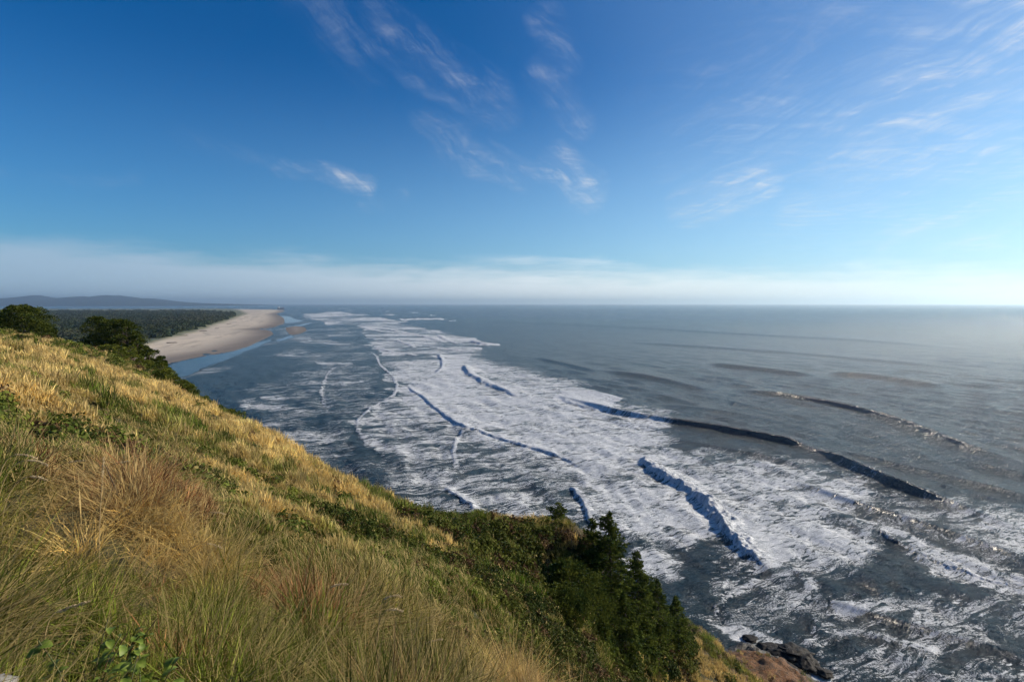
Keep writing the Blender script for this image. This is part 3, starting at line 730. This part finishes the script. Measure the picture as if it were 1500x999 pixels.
# ---- low leafy undergrowth
ucoll = hide_coll('undergrowth_source', [leaf_mesh('u0', 150, .13, .024, leaf_m, 1), leaf_mesh('u1', 420, .55, .055, leaf_m, 2), leaf_mesh('u2', 420, .55, .055, leaf_m, 3, .9),
                                          leaf_mesh('u3', 380, .95, .11, leaf_m, 4), leaf_mesh('u4', 380, .9, .11, leaf_m, 5, 1.0)])
pts, rots, sizes, kinds, tints = [], [], [], [], []
for li, (N_, d0, d1, ks) in enumerate([(11000, 2.2, 9, [0]), (19000, 8, 52, [1, 2]), (16000, 40, 150, [3, 4])]):
    x, y, z, px, py, sh, rk, nx, ny, d, r = prep(N_, d0, d1, 300 + li)
    patch = fbm(x / 3.0, y / 3.0, 140, 4)
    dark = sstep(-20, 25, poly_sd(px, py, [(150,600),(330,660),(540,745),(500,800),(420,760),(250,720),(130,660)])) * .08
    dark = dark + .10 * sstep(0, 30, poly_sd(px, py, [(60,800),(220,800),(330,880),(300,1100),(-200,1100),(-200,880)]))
    patch = patch - .05 * (sh < .3) * (d < 60) * (py > 560)
    prob = np.maximum(sh * .62, sstep(.58 - dark, .68 - dark, patch) * .85 + .10 * (1 - tuss(x, y)) * (d > 8)) * (1 - rk * .9)
    keep = r.random(len(x)) < prob
    x, y, z, sh, d, px = [q[keep] for q in (x, y, z, sh, d, px)]; M = len(x)
    hue = fbm(x / 4, y / 4, 150)
    col = mixc(np.clip(hue * 1.6 - .3 + r.normal(0, .2, M), 0, 1), (.038, .060, .012), (.135, .150, .024))
    bro = (r.random(M) < .10 + .12 * (vnoise(x / 3, y / 3, 155) > .6))
    col[bro] = (.11, .065, .032)
    sz = .6 + .7 * r.random(M)
    sz *= np.where(sh > .5, 1.1, .75 + 1.0 * np.clip(dark[keep], 0, .3) * (d > 9))
    pts.append(np.stack([x, y, z - .08 * sz], -1)); rots.append(np.stack([r.normal(0, .2, M), r.normal(0, .2, M), r.random(M) * 6.28], -1))
    sizes.append(sz); kinds.append(np.array(ks)[r.integers(0, len(ks), M)]); col = col * (1 - .38 * sh * (px > 430))[:, None]; tints.append(col)  # leaf tint darkened on the ridge face, painting in its shade
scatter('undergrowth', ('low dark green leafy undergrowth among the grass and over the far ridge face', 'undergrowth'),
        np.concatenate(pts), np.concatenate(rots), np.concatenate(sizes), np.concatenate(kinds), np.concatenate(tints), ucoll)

# ---- the lowland forest behind the beach
r = np.random.default_rng(400)
fm_ = [leaf_mesh('t%d' % i, 150, 1.0, .26, leaf_m, 40 + i, 1.35 if i % 2 else 1.0, 0, .5, .7) for i in range(4)]
fcoll = hide_coll('forest_source', fm_)
N_ = 40000
vv = np.exp(np.log(9.9) + r.random(N_) * (np.log(150) - np.log(9.9))); yy = H0 / (vv / F)
uu = -1.6 + r.random(N_) * 1.2; xx = uu * yy
ppx, ppy = proj(xx, yy, np.zeros(N_))
inn = poly_sd(ppx, ppy, [(-900,458.0),(300,458.0),(345,461.5),(335,468),(310,476),(285,484),(262,490),(228,500),(180,517),(100,560),(-900,600)])
k = inn + 5 * (fbm(xx / 60, yy / 60, 160) - .5) > 0
k &= fbm(xx / 90, yy / 160, 161) > .41
xx, yy = xx[k], yy[k]; M = len(xx)
tcol = mixc(np.clip(fbm(xx / 150, yy / 150, 162) * 1.8 - .4 + r.normal(0, .15, M), 0, 1), (.022, .038, .018), (.065, .068, .034))
scatter('forest', ('dark evergreen coastal forest on the flat land behind the beach', 'forest'),
        np.stack([xx, yy, np.full(M, 3.2)], -1), np.stack([np.zeros(M), np.zeros(M), r.random(M) * 6.28], -1), 4.5 + 4.5 * r.random(M) + yy / 900, r.integers(0, 4, M), tcol, fcoll)

# ================================================================== individual trees
bark_m = simple_mat('bark', (.11, .085, .065), (.045, .035, .028), 6, .9, .03)
spruce_m = simple_mat('spruce_needles', (.028, .050, .011), (.105, .128, .021), 1.3, .95, trans=.3)
pine_m = simple_mat('pine_needles', (.022, .040, .010), (.088, .100, .017), 1.1, .95, trans=.3)
shrub_m = simple_mat('shrub_leaves', (.045, .070, .013), (.165, .170, .028), 1.4, .95, trans=.3)
def tube(paths, seg=7):
    """paths: list of (points, radii) -> V, F"""
    V, Fq = [], []; off = 0
    for pts, rad in paths:
        pts = np.array(pts, float); k = len(pts)
        for i in range(k):
            dr = pts[min(i + 1, k - 1)] - pts[max(i - 1, 0)]; dr /= np.linalg.norm(dr) + 1e-9
            a = np.cross(dr, [0.31, .95, .1]); a /= np.linalg.norm(a) + 1e-9; b_ = np.cross(dr, a)
            th = np.arange(seg) / seg * 2 * math.pi
            V.append(pts[i] + rad[i] * (np.cos(th)[:, None] * a + np.sin(th)[:, None] * b_))
        for i in range(k - 1):
            j = np.arange(seg); j2 = (j + 1) % seg
            Fq.append(np.stack([off + i * seg + j, off + i * seg + j2, off + (i + 1) * seg + j2, off + (i + 1) * seg + j], -1))
        off += k * seg
    return np.concatenate(V), np.concatenate(Fq)
def tufts(c, out_dir, L, wd, r):
    """flat needle sprays, one quad each"""
    n_ = len(c)
    dd = out_dir + r.normal(0, .45, (n_, 3)); dd /= np.linalg.norm(dd, axis=1)[:, None]
    sd_ = np.cross(dd, r.normal(size=(n_, 3)) * .6 + np.array([0, 0, 1])); sd_ /= np.linalg.norm(sd_, axis=1)[:, None] + 1e-9
    l = L * (.6 + .8 * r.random(n_))[:, None]; w_ = wd * (.6 + .8 * r.random(n_))[:, None]
    return np.stack([c - dd * l * .4, c + sd_ * w_, c + dd * l * .6, c - sd_ * w_], 1).reshape(-1, 3)
def spruce(h, R_, seed, dens=1.0, bend=0.0, tuft=.20, cone=.62):
    r = np.random.default_rng(seed)
    limbs = []; T = []
    nlev = int(h / .24)
    top = lambda s: np.array([bend * h * s * s, bend * .3 * h * s, h * s])
    limbs.append(([top(s) for s in np.linspace(0, .97, 9)], [max(.012, .022 * h * (1 - s)) for s in np.linspace(0, .97, 9)]))
    for i in range(nlev):
        s = .06 + .94 * (i / nlev) ** .92
        rad = min(R_, cone * (1 - s) * h + .20) * (.62 + .5 * r.random())
        for j in range(r.integers(4, 7)):
            a = r.random() * 6.283
            wind = 1 - .32 * max(0, math.cos(a - math.radians(10)))      # shorter on the sea side
            Lb = rad * (.55 + .6 * r.random()) * wind
            up = .25 * (s - .35) - .10
            base = top(s); dirv = np.array([math.cos(a), math.sin(a), up])
            tip = base + dirv * Lb + np.array([0, 0, .12 * Lb])
            if Lb > .5: limbs.append(([base, base + dirv * Lb * .5 - np.array([0, 0, .03 * Lb]), tip], [.018 + .008 * Lb, .012 + .004 * Lb, .005]))
            k = max(8, int(44 * Lb * dens / (tuft / .2) ** 2) + 5)
            q = r.random(k) ** .62
            side = np.cross(dirv, [0, 0, 1]); side /= np.linalg.norm(side)
            wdt = .34 * Lb * (1 - q) + .09
            cc = base + dirv * (Lb * q)[:, None] + side * (wdt * r.normal(0, .8, k))[:, None]
            cc[:, 2] += .12 * Lb * q * q - .04 * np.abs(r.normal(0, 1, k)) * Lb * .5 + r.normal(0, .05, k)
            od = dirv + side * r.normal(0, .6, k)[:, None]
            T.append(tufts(cc, od, tuft, tuft * .34, r))
    cc = np.array([top(.985 + .02 * q) for q in r.random(14)]); T.append(tufts(cc, np.tile([0, 0, 1.0], (14, 1)), tuft, .04, r))
    return limbs, np.concatenate(T)
def cloud_tree(h, R_, seed, nb=26, leaf=.16, per=260, lean=0.0, low=.25, round_=1.0):
    r = np.random.default_rng(seed)
    limbs = []; T = []
    top = lambda s: np.array([lean * h * s * s, 0, h * s])
    limbs.append(([top(s) for s in np.linspace(0, .85, 7)], [max(.02, .03 * h * (1 - s * .95)) for s in np.linspace(0, .85, 7)]))
    for i in range(nb):
        s = low + (1 - low) * ((i + .5) / nb)
        env = math.sin(math.pi * min(1, (s - low) / (1 - low) * .80 + .20)) ** .6 * round_ + (1 - round_) * (1 - s)
        a = i * 2.4 + r.normal() * .3; q = R_ * env * (.45 + .45 * r.random())
        c = top(s) + np.array([math.cos(a) * q, math.sin(a) * q, 0]); rb = R_ * (.26 + .20 * r.random()) * (.7 + .5 * env)
        c[2] = min(c[2], h - rb * .35)
        limbs.append(([top(max(.1, s - .15)), (top(max(.1, s - .12)) + c) / 2 + [0, 0, -.05], c], [.025 * h * .5, .012 * h * .5, .01]))
        d = r.normal(size=(per, 3)); d /= np.linalg.norm(d, axis=1)[:, None]; d[:, 2] = np.where(d[:, 2] < -.3, -d[:, 2], d[:, 2])
        cc = c + d * (rb * (.55 + .5 * r.random(per)))[:, None] * np.array([1.05, 1.05, .68])
        T.append(tufts(cc, d + [0, 0, .35], leaf, leaf * .42, r))
    return limbs, np.concatenate(T)
def plant(name, label, cat, x, y, z, parts, mat, group=None, rz=0):
    root = empty(name, (x, y, z), rz); tag(root, label, cat, group)
    limbs, T = parts
    V, Fq = tube(limbs); link('trunk' if 'tree' in name or 'spruce' in name or 'pine' in name else 'stem', mesh_np('trunk', V, Fq, None, bark_m), root)
    link('crown' if 'shrub' not in name else 'foliage', mesh_np('crown', T, np.arange(len(T)).reshape(-1, 4), None, mat, False), root)
    return root
def hit(px, py):
    u, v = ray(px, py); dd = np.exp(np.linspace(math.log(1.6), math.log(60), 500))
    below = H0 + v * dd < ground_h(u * dd, dd)
    return float(dd[np.argmax(below)]) if below.any() else 5.0
def gz(x, y): return float(ground_h(np.array([x]), np.array([y]))[0])
def stand(px, top_py, depth, base_off=0.0):
    """foot on the ground under the pixel column; height from the top pixel"""
    x, y, zt = at(px, top_py, depth); zg = gz(x, y) - .25
    return x, y, zg, zt - zg
sp_list = [  # px, top py, depth, radius m, bend, seed, label
 (896, 748, 46, 3.3, -.02, 11, 'tallest spruce of the clump, its spire against the foam of the breakers'),
 (871, 758, 47.5, 2.4, -.03, 12, 'slim spruce spire close on the left of the tallest spruce'),
 (936, 806, 49, 2.6, -.02, 13, 'spruce with a narrow pointed top right of the tallest spruce'),
 (820, 736, 52, 3.2, -.05, 14, 'small spruce alone at the ridge edge with its top over white water'),
 (823, 816, 37, 1.5, -.02, 15, 'young spruce leader poking out above the round topped pine'),
 (966, 846, 52, 3.0, -.04, 16, 'bushy spruce on the seaward shoulder of the clump'),
 (994, 872, 55, 2.8, -.05, 17, 'low spruce at the outer right edge of the clump, above the brown rock'),
 (1012, 925, 58, 1.5, -.05, 18, 'small dark spruce at the top of the brown rocky slope'),
 (918, 868, 44, 2.6, -.03, 20, 'dense spruce in front of the narrow pointed one, in the middle of the clump'),
 (950, 900, 48, 2.4, -.04, 21, 'spreading spruce low on the seaward side of the clump, green in the sun'),
 (887, 902, 36, 1.3, -.02, 19, 'lit young spruce in front of the clump near the bottom of the picture')]
for (px, tp, dp, R_, bd, sdn, lb) in sp_list:
    x, y, zg, h = stand(px, tp, dp); h = max(h, 1.6)
    0 and print('spruce', px, round(h, 1), round(zg - H0, 1))
    R_ = min(R_, h * .42 + 1.2)
    plant('spruce_tree', lb, 'spruce', x, y, zg, spruce(h, R_, sdn, 1.0, bd, .20, 1.15 if px == 820 else .62), spruce_m, 'spruces on the seaward slope')
pn_list = [
 (842, 832, 37, 3.0, 31, 30, .16, -.05, 'round topped pine left of the tallest spruce, lit on its right side'),
 (872, 868, 38, 2.0, 32, 18, .15, -.05, 'low pine filling the gap below the round topped pine'),
 (826, 906, 31, 1.9, 33, 20, .13, -.05, 'squat dark pine in front of the clump at its lower left'),
]
for (px, tp, dp, R_, sdn, nb, lf, ln, lb) in pn_list:
    x, y, zg, h = stand(px, tp, dp); h = max(h, 1.4); 0 and print('pine', px, round(h, 1))
    plant('pine_tree', lb, 'pine', x, y, zg, cloud_tree(h, R_, sdn, nb, lf, 300, ln, .12), pine_m, 'pines on the seaward slope')
wl = [ # windswept trees beyond the golden crest on the left
 (33, 450, 92, 4.2, 41, 30, 'round windswept tree at the left edge standing above the horizon'),
 (-6, 462, 96, 3.8, 42, 24, 'dark windswept tree cut by the left edge of the picture'),
 (62, 478, 98, 2.6, 43, 14, 'low windswept tree tucked at the right foot of the round one'),
 (150, 466, 118, 3.6, 44, 22, 'left tree of the windswept group over the forest, with a thin top twig'),
 (172, 470, 114, 4.6, 45, 32, 'largest dark tree of the windswept group over the forest'),
 (188, 470, 110, 3.2, 46, 22, 'yellow green lit tree on the right of the windswept group'),
 (203, 492, 108, 2.2, 47, 14, 'slim dark tree beside the yellow green one, nearest the beach'),
 (220, 512, 106, 2.5, 48, 14, 'small rounded tree in front of the pale beach'),
 (140, 500, 108, 3.0, 49, 16, 'low dense tree at the left foot of the windswept group'),
 (238, 526, 100, 1.5, 50, 10, 'tiny bare topped tree at the beach end of the windswept group')]
for (px, tp, dp, R_, sdn, nb, lb) in wl:
    x, y, zg, h = stand(px, tp, dp); h = max(h, 2.0); 0 and print('wind', px, round(h, 1))
    plant('windswept_tree', lb, 'tree', x, y, zg, cloud_tree(h, R_, sdn, nb, .30, 240, -.10, max(.12, 1 - 7.5 / h)), pine_m, 'windswept trees beyond the crest')
# shrubs in the green band behind the crest
r = np.random.default_rng(500)
for i in range(40):
    f = i / 39
    px = 150 + f * 240 + r.normal() * 5; py = 514 + max(0, px - 190) * .645 + r.normal() * 4 - 3; dp = 98 - f * 34 + r.normal() * 3
    x, y, _ = at(px, py, dp); zg = gz(x, y) - .2
    _, _, zt = at(px, py, dp); h = float(np.clip(zt - zg, 1.5, 6.0))
    plant('shrub', 'dense green shrub in the bushy band falling away behind the golden crest', 'shrub', x, y, zg,
          cloud_tree(h, 1.5 + .6 * r.random(), 510 + i, 9, .20, 150, -.08, .15), shrub_m, 'shrubs behind the golden crest')

# ================================================================== foreground stalks, brambles, stone
stalk_m = simple_mat('dry_stem', (.42, .31, .15), (.30, .21, .10), 20, .7)
head_m = simple_mat('seed_head', (.68, .54, .32), (.50, .37, .20), 40, .8, trans=.25)
def stalk(px, py, tipx, tipy, depth, label, seed, hooked=.5):
    r = np.random.default_rng(seed)
    depth = min(max(hit(px, min(py, 990)), 2.0), 9.0)
    x, y, z = at(px, py, depth); zg = min(gz(x, y), z) - .02
    tx, ty, tz = at(tipx, tipy, depth)
    root = empty('grass_stalk', (x, y, zg)); tag(root, label, 'grass stalk', 'tall seed headed grass stalks in the foreground')
    tip = np.array([tx - x, ty - y + .03, tz - zg])
    P_ = []
    for s in np.linspace(0, 1, 9):
        P_.append(np.array([tip[0] * s ** 1.6, tip[1] * s, tip[2] * (s if hooked == 0 else math.sin(s * math.pi / 2 * 1.0) ** .9)]))
    V, Fq = tube([(P_, [.0034] * 7 + [.0028, .0022])], 5)
    link('stem', mesh_np('stem', V, Fq, None, stalk_m), root)
    # nodding head continues past the tip
    d = P_[-1] - P_[-2]; d /= np.linalg.norm(d); sgn = 1 if d[0] >= 0 else -1
    hp = [P_[-1]]; Lh = .13 + .05 * r.random()
    for k in range(6):
        d = d + np.array([sgn * .16 * hooked, 0, -.16 * hooked]); d /= np.linalg.norm(d); hp.append(hp[-1] + d * Lh / 6)
    hp = np.array(hp); q = r.random(240); ii = np.clip((q * 6).astype(int), 0, 5); fr = q * 6 - ii
    c = hp[ii] * (1 - fr)[:, None] + hp[ii + 1] * fr[:, None] + r.normal(0, .0038, (240, 3))
    T = tufts(c, np.tile(d * .8, (240, 1)), .013, .0030, r)
    link('seed_head', mesh_np('seed_head', T, np.arange(len(T)).reshape(-1, 4), None, head_m, False), root)
    return root
stalk(552, 995, 562, 880, 4.2, 'tall hooked seed stalk right of centre with its head curling over', 1, 1)
stalk(548, 998, 566, 896, 4.1, 'shorter stalk beside the tall hooked one, arching to the right', 2, 1.2)
stalk(676, 1010, 680, 935, 5.2, 'upright straw stalk near the bottom, left of the pines', 3, .1)
stalk(606, 1010, 622, 945, 4.6, 'slanting pale stalk between the hooked one and the upright one', 4, .3)
stalk(282, 790, 306, 752, 5.0, 'pale plume leaning right on top of the straw mound', 5, .6)
stalk(268, 815, 300, 798, 4.6, 'bent plume arching low over the straw mound', 6, 1.0)
stalk(72, 730, 98, 678, 4.6, 'pale plume slanting right above the left slope', 7, .2)
stalk(150, 730, 166, 680, 4.8, 'short pale plume left of the broken twig', 8, .2)
stalk(-8, 760, 18, 668, 3.4, 'arched plume nearest the left edge', 9, .9)
stalk(-6, 770, 34, 676, 3.5, 'second arched plume in the cluster at the left edge', 10, .9)
stalk(2, 780, 40, 700, 3.6, 'lowest arched plume in the cluster at the left edge', 11, .9)
stalk(472, 950, 484, 862, 5.0, 'thin curved stalk rising from the green tussock in the middle foreground', 12, .7)
stalk(145, 820, 146, 700, 4.2, 'straight thin straw stalk rising through the mound', 13, 0)
stalk(62, 970, 78, 900, 2.6, 'reddish straw stalk upright in the shade at the lower left', 14, .1)

bl_m = simple_mat('bramble_leaf', (.09, .14, .018), (.20, .26, .04), 14, .5, .002, trans=.25)
bs_m = simple_mat('bramble_stem', (.12, .07, .03), (.07, .09, .03), 10, .7)
def bramble(px, py, depth, label, seed, n=32, ls=.042):
    r = np.random.default_rng(seed)
    x, y, _ = at(px, py, depth); zg = gz(x, y)
    _, _, zt = at(px, py, depth)
    root = empty('bramble_plant', (x, y, zg)); tag(root, label, 'bramble', 'leafy bramble plants in the lower left shade')
    stems = []; h = max(.25, zt - zg)
    leaves = []
    for k in range(4):
        a = r.random() * 6.28; e = np.array([math.cos(a) * .2, math.sin(a) * .2, h * (.75 + .35 * r.random())])
        P_ = [e * s + np.array([0, 0, .06 * math.sin(s * 3)]) for s in np.linspace(0, 1, 6)]
        stems.append((P_, [.003] * 6))
        for j in range(n // 4):
            s = .45 + .55 * (j + r.random()) / (n // 4); c = e * s + r.normal(0, .02, 3)
            leaves.append((c, r.random() * 6.28))
    V, Fq = tube(stems, 5); link('stem', mesh_np('stem', V, Fq, None, bs_m), root)
    for (c, a) in leaves:
        L = ls * (.8 + .6 * r.random()); vs, fs = [], []
        # an oval leaf, folded along its midrib and drooping at the tip, with a toothed edge
        ns = 9
        for i in range(ns):
            s = i / (ns - 1); wd = L * .42 * math.sin(math.pi * (s * .93 + .04)) ** .75 * (1 + .10 * (i % 2))
            zc = .25 * L * math.sin(s * 2.4) - .25 * L * s * s
            for q in (-1, 0, 1):
                vs.append((s * L * 1.3, q * wd, zc + abs(q) * wd * .28))
        for i in range(ns - 1):
            for q in range(2): k0 = i * 3 + q; fs.append((k0, k0 + 1, k0 + 4, k0 + 3))
        lf = link('leaf', mesh_np('leaf', np.array(vs), np.array(fs), None, bl_m), root)
        lf.location = tuple(c); lf.rotation_euler = (r.normal() * .35, r.normal() * .35 + .15, a)
bramble(118, 948, 2.5, 'leafy bramble with one bright yellow green leaf at the left', 1)
bramble(160, 985, 2.35, 'leafy bramble with the largest leaves at the bottom left', 2, 32, .052)
bramble(200, 950, 2.6, 'leafy bramble at the edge of the brown dead grass', 3)
bramble(168, 915, 2.8, 'small leafy bramble uppermost in the dark hollow', 4, 24, .034)

stone_m = simple_mat('stone', (.24, .225, .20), (.13, .125, .11), 12, .9, .01)
def rock_mesh(name, r_, seed, mat, sc3=(1, 1, .7), nsub=18):
    th = np.linspace(0, math.pi, nsub); ph = np.linspace(0, 2 * math.pi, nsub * 2, endpoint=False)
    T_, Pp = np.meshgrid(th, ph, indexing='ij')
    d = np.stack([np.sin(T_) * np.cos(Pp), np.sin(T_) * np.sin(Pp), np.cos(T_)], -1)
    rr_ = np.random.default_rng(seed); pl_ = rr_.normal(size=(16, 3)); pl_ /= np.linalg.norm(pl_, axis=1)[:, None]
    off = .72 + .25 * rr_.random(16)
    k = d @ pl_.T; rad = np.min(np.where(k > .05, off / np.maximum(k, .05), 9), axis=-1); rad = np.minimum(rad, 1.15)
    nz = fbm(d[..., 0] * 3 + 5, d[..., 1] * 3 + d[..., 2] * 4 + 5, seed, 4)
    V = d * (rad * r_ * (.70 + .6 * nz))[..., None] * np.array(sc3)
    nc = nsub * 2; i = np.arange(nsub - 1)[:, None] * nc + np.arange(nc)[None]; j = np.arange(nsub - 1)[:, None] * nc + (np.arange(nc)[None] + 1) % nc
    return mesh_np(name, V.reshape(-1, 3), np.stack([i, i + nc, j + nc, j], -1).reshape(-1, 4), None, mat)
x, y, z = at(-4, 999, 2.2)
o = link('stone', rock_mesh('stone', .06, 3, stone_m, (1, 1, .9))); o.location = (x, y, z - .03); tag(o, 'pale grey rounded stone in the bottom left corner of the grass', 'stone')

# sea rocks at the foot of the headland
wr_m = simple_mat('wet_rock', (.018, .015, .013), (.007, .006, .006), 2.2, .75, .25)
rks = [(1160, 958, 3.3, 'large dark wet rock slab beside the white wash at the tip of the headland', (1.5, 1, .7)),
       (1180, 972, 2.6, 'dark wet rock outermost at the tip with foam breaking round it', (1.2, 1, .75)),
       (1128, 952, 2.2, 'low dark rock between the brown slope and the white wash', (1.4, .9, .6)),
       (1150, 980, 2.6, 'broken dark rock under the end of the brown slope', (1.2, 1.2, .7)),
       (1205, 985, 1.6, 'small black rock in the swirling foam right of the tip', (1.2, 1, .6)),
       (1098, 936, 1.5, 'small rock at the waterline where the brown slope begins', (1.3, 1, .6))]
for i, (px, py, s, lb, s3) in enumerate(rks):
    X, Y = on_sea(px, py); o = link('sea_rock', rock_mesh('sea_rock', s * .72, 60 + i, wr_m, (s3[0], s3[1], s3[2] * .62), 30)); o.location = (float(X), float(Y), .1 * s); o.rotation_euler = (0, 0, i * 1.3)
    tag(o, lb, 'rock', 'wet rocks at the foot of the headland')

# broken twig on the straw mound
tw_m = simple_mat('twig_bark', (.07, .055, .04), (.035, .03, .025), 20, .9)
dt = hit(172, 735); x, y, z = at(172, 722, dt); zg = min(gz(x, y), z - .05)
tip = at(152, 682, dt)
V, Fq = tube([([(0, 0, zg - z), (0, 0, 0), (tip[0] - x, .02, tip[2] - z)], [.007, .006, .003]), ([(0, 0, 0), (.05, .01, .03), (.12, .02, .05)], [.004, .003, .002]), ([(0, 0, -.01), (-.05, 0, .01), (-.08, 0, .02)], [.004, .003, .002])], 6)
o = link('twig', mesh_np('twig', V, Fq, None, tw_m)); o.location = (x, y, z); tag(o, 'dark broken twig standing out of the straw mound', 'twig')

# driftwood on the sand
dw_m = simple_mat('driftwood', (.20, .17, .14), (.10, .085, .07), .5, .9)
for i, (px, py, L, a, lb) in enumerate([(361, 465.8, 16, .1, 'dark heap of driftwood at the dune edge near the far end of the beach'), (298, 487, 14, .4, 'bleached drift log on the upper sand below the forest corner'), (318, 483, 11, -.3, 'thin drift log in the middle of the upper sand'),
        (270, 494, 13, .8, 'drift log nearest the dark forest edge'), (252, 505, 14, .2, 'drift log on the near sand by the windswept trees'), (336, 476, 12, 1.1, 'drift log in the dune grass at the edge of the pale sand')]):
    X, Y = on_sea(px, py); bz = 2.6
    V, Fq = tube([([(-L / 2, 0, .4), (0, .3, .6), (L / 2, 0, .5)], [.7, .6, .35]), ([(L * .2, 0, .5), (L * .35, 2, 1.6)], [.35, .12])], 8)
    o = link('drift_log', mesh_np('drift_log', V, Fq, None, dw_m)); o.location = (float(X), float(Y), bz); o.rotation_euler = (0, 0, a)
    tag(o, lb, 'drift log', 'drift logs on the beach')

# ================================================================== far things
# ship at the river mouth
X, Y = on_sea(411, 452.6)
X, Y = float(X), float(Y)
hull_m = simple_mat('ship_hull', (.30, .07, .06), (.22, .05, .05), .1, .5); ship_w = simple_mat('ship_white', (.8, .79, .77), (.7, .7, .69), .1, .5)
root = empty('ship', (X, Y, 0), .1); tag(root, 'tiny red and white ship on the horizon beyond the tip of the beach', 'ship')
xs_ = np.linspace(-1, 1, 13); hv = []
for s in xs_:
    bw_ = 7 * (1 - max(0, abs(s) - .55) ** 1.6 * 3.2); bw_ = max(bw_, .3); top_ = 9 + 2.5 * max(0, abs(s) - .5) * 2
    hv += [(s * 36, -bw_, top_), (s * 35, -bw_ * .7, 0), (s * 34, 0, -2), (s * 35, bw_ * .7, 0), (s * 36, bw_, top_)]
hv = np.array(hv); fq = []
for i in range(12):
    for j in range(5): fq.append((i * 5 + j, i * 5 + (j + 1) % 5, (i + 1) * 5 + (j + 1) % 5, (i + 1) * 5 + j))
link('hull', mesh_np('hull', hv, np.array(fq), None, hull_m, False), root)
def boxmesh(name, boxes, mat):
    V, Fq = [], []
    for (cx, cy, cz, sx, sy, sz) in boxes:
        o_ = len(V)
        for a in (-1, 1):
            for b_ in (-1, 1):
                for c in (-1, 1): V.append((cx + a * sx / 2, cy + b_ * sy / 2, cz + c * sz / 2))
        Fq += [tuple(o_ + k for k in f) for f in ((0, 1, 3, 2), (4, 6, 7, 5), (0, 4, 5, 1), (2, 3, 7, 6), (0, 2, 6, 4), (1, 5, 7, 3))]
    return mesh_np(name, np.array(V, float), np.array(Fq), None, mat, False)
link('superstructure', boxmesh('superstructure', [(-20, 0, 15, 14, 11, 12), (-21, 0, 23, 9, 9, 4)], ship_w), root)
link('funnel', boxmesh('funnel', [(-25, 0, 28, 4, 4, 6)], hull_m), root)
link('mast', boxmesh('mast', [(10, 0, 18, .8, .8, 18)], ship_w), root); link('mast', boxmesh('mast', [(-18, 0, 30, .6, .6, 10)], ship_w), root)

# mountains across the river
mt_m = simple_mat('hazed_mountain_forest', (.020, .036, .052), (.038, .052, .066), .002, .95)  # forest colour shifted to slate blue, with distance haze painted in
sky_l = [(-700,443),(-500,437),(-300,440),(-120,436),(-40,440),(0,438),(18,441),(30,437),(43,433.5),(58,433.5),(76,438.6),(100,438.4),(120,434),(132,435.8),(144,437.4),(154,432.6),(174,432.5),(192,436),(220,438.5),(240,441),(262,442.5),(290,443.6),(320,444.6),(330,446)]
sx_ = np.array([p[0] for p in sky_l], float); sy_ = np.array([p[1] for p in sky_l], float)
MD = 14000.0
cpx = np.arange(-700, 331, 2.0); top_ = np.interp(cpx, sx_, sy_); top_ = top_ - (fbm(cpx / 9, cpx * 0, 203, 4) - .45) * 5.0 * np.clip((444 - top_) / 5, 0, 1)
u_, v_ = ray(cpx, top_); hcrest = np.maximum(H0 + v_ * MD, 0) ; hcrest = np.where(v_ > -60 / MD, H0 + v_ * MD, 0)
deps = np.linspace(-2600, 3200, 34)
MX, MV = np.meshgrid(np.arange(len(cpx)), deps)
MYY = MD + MV; MXX = u_[MX] * MD
prof = np.where(MV < 0, 1 - (MV / -2600) ** 1.4, 1 - (MV / 3200) ** 1.5)
MZ = hcrest[MX] * prof * (1 - .55 * np.abs(np.sin(MV / 2600 * 3.1)) * fbm(MXX / 900, MYY / 900, 201)) + (fbm(MXX / 500, MYY / 500, 202) - .5) * 50 * (1 - prof) * prof * 2 - 2
o = link('mountains', mesh_np('mountains', np.stack([MXX.ravel(), MYY.ravel(), MZ.ravel()], -1), grid_faces(len(deps), len(cpx)), None, mt_m)); tag(o, kind='structure')

# haze: one closed box of even air
def haze_box():
    x0, x1, y0, y1, z0, z1 = -200000, 200000, -3000, 40000, -9, 330
    me = boxmesh('haze', [((x0 + x1) / 2, (y0 + y1) / 2, (z0 + z1) / 2, x1 - x0, y1 - y0, z1 - z0)], None)
    m, t, out = material('haze_air')
    pv = t.n('ShaderNodeVolumePrincipled'); pv.inputs['Color'].default_value = (.66, .85, 1.0, 1); pv.inputs['Density Attribute'].default_value = ''
    pv.inputs['Density'].default_value = 6.2e-5; pv.inputs['Anisotropy'].default_value = .5
    t.set(out.inputs['Volume'], pv.outputs[0])
    me.materials.append(m)
    o = link('haze', me); tag(o, 'thin blue sea haze in the air over the whole coast', 'haze', kind='stuff')
haze_box()

# ================================================================== render settings
sc.view_settings.view_transform = 'Standard'; sc.view_settings.look = 'None'; sc.view_settings.gamma = 1
sc.view_settings.exposure = .36
sc.render.engine = 'CYCLES'
sc.cycles.max_bounces = 6; sc.cycles.diffuse_bounces = 2; sc.cycles.glossy_bounces = 2; sc.cycles.transmission_bounces = 3; sc.cycles.volume_bounces = 0
sc.cycles.use_denoising = True
sc.cycles.use_adaptive_sampling = True; sc.cycles.adaptive_threshold = .035; sc.cycles.adaptive_min_samples = 16
sc.cycles.volume_step_rate = 1.0
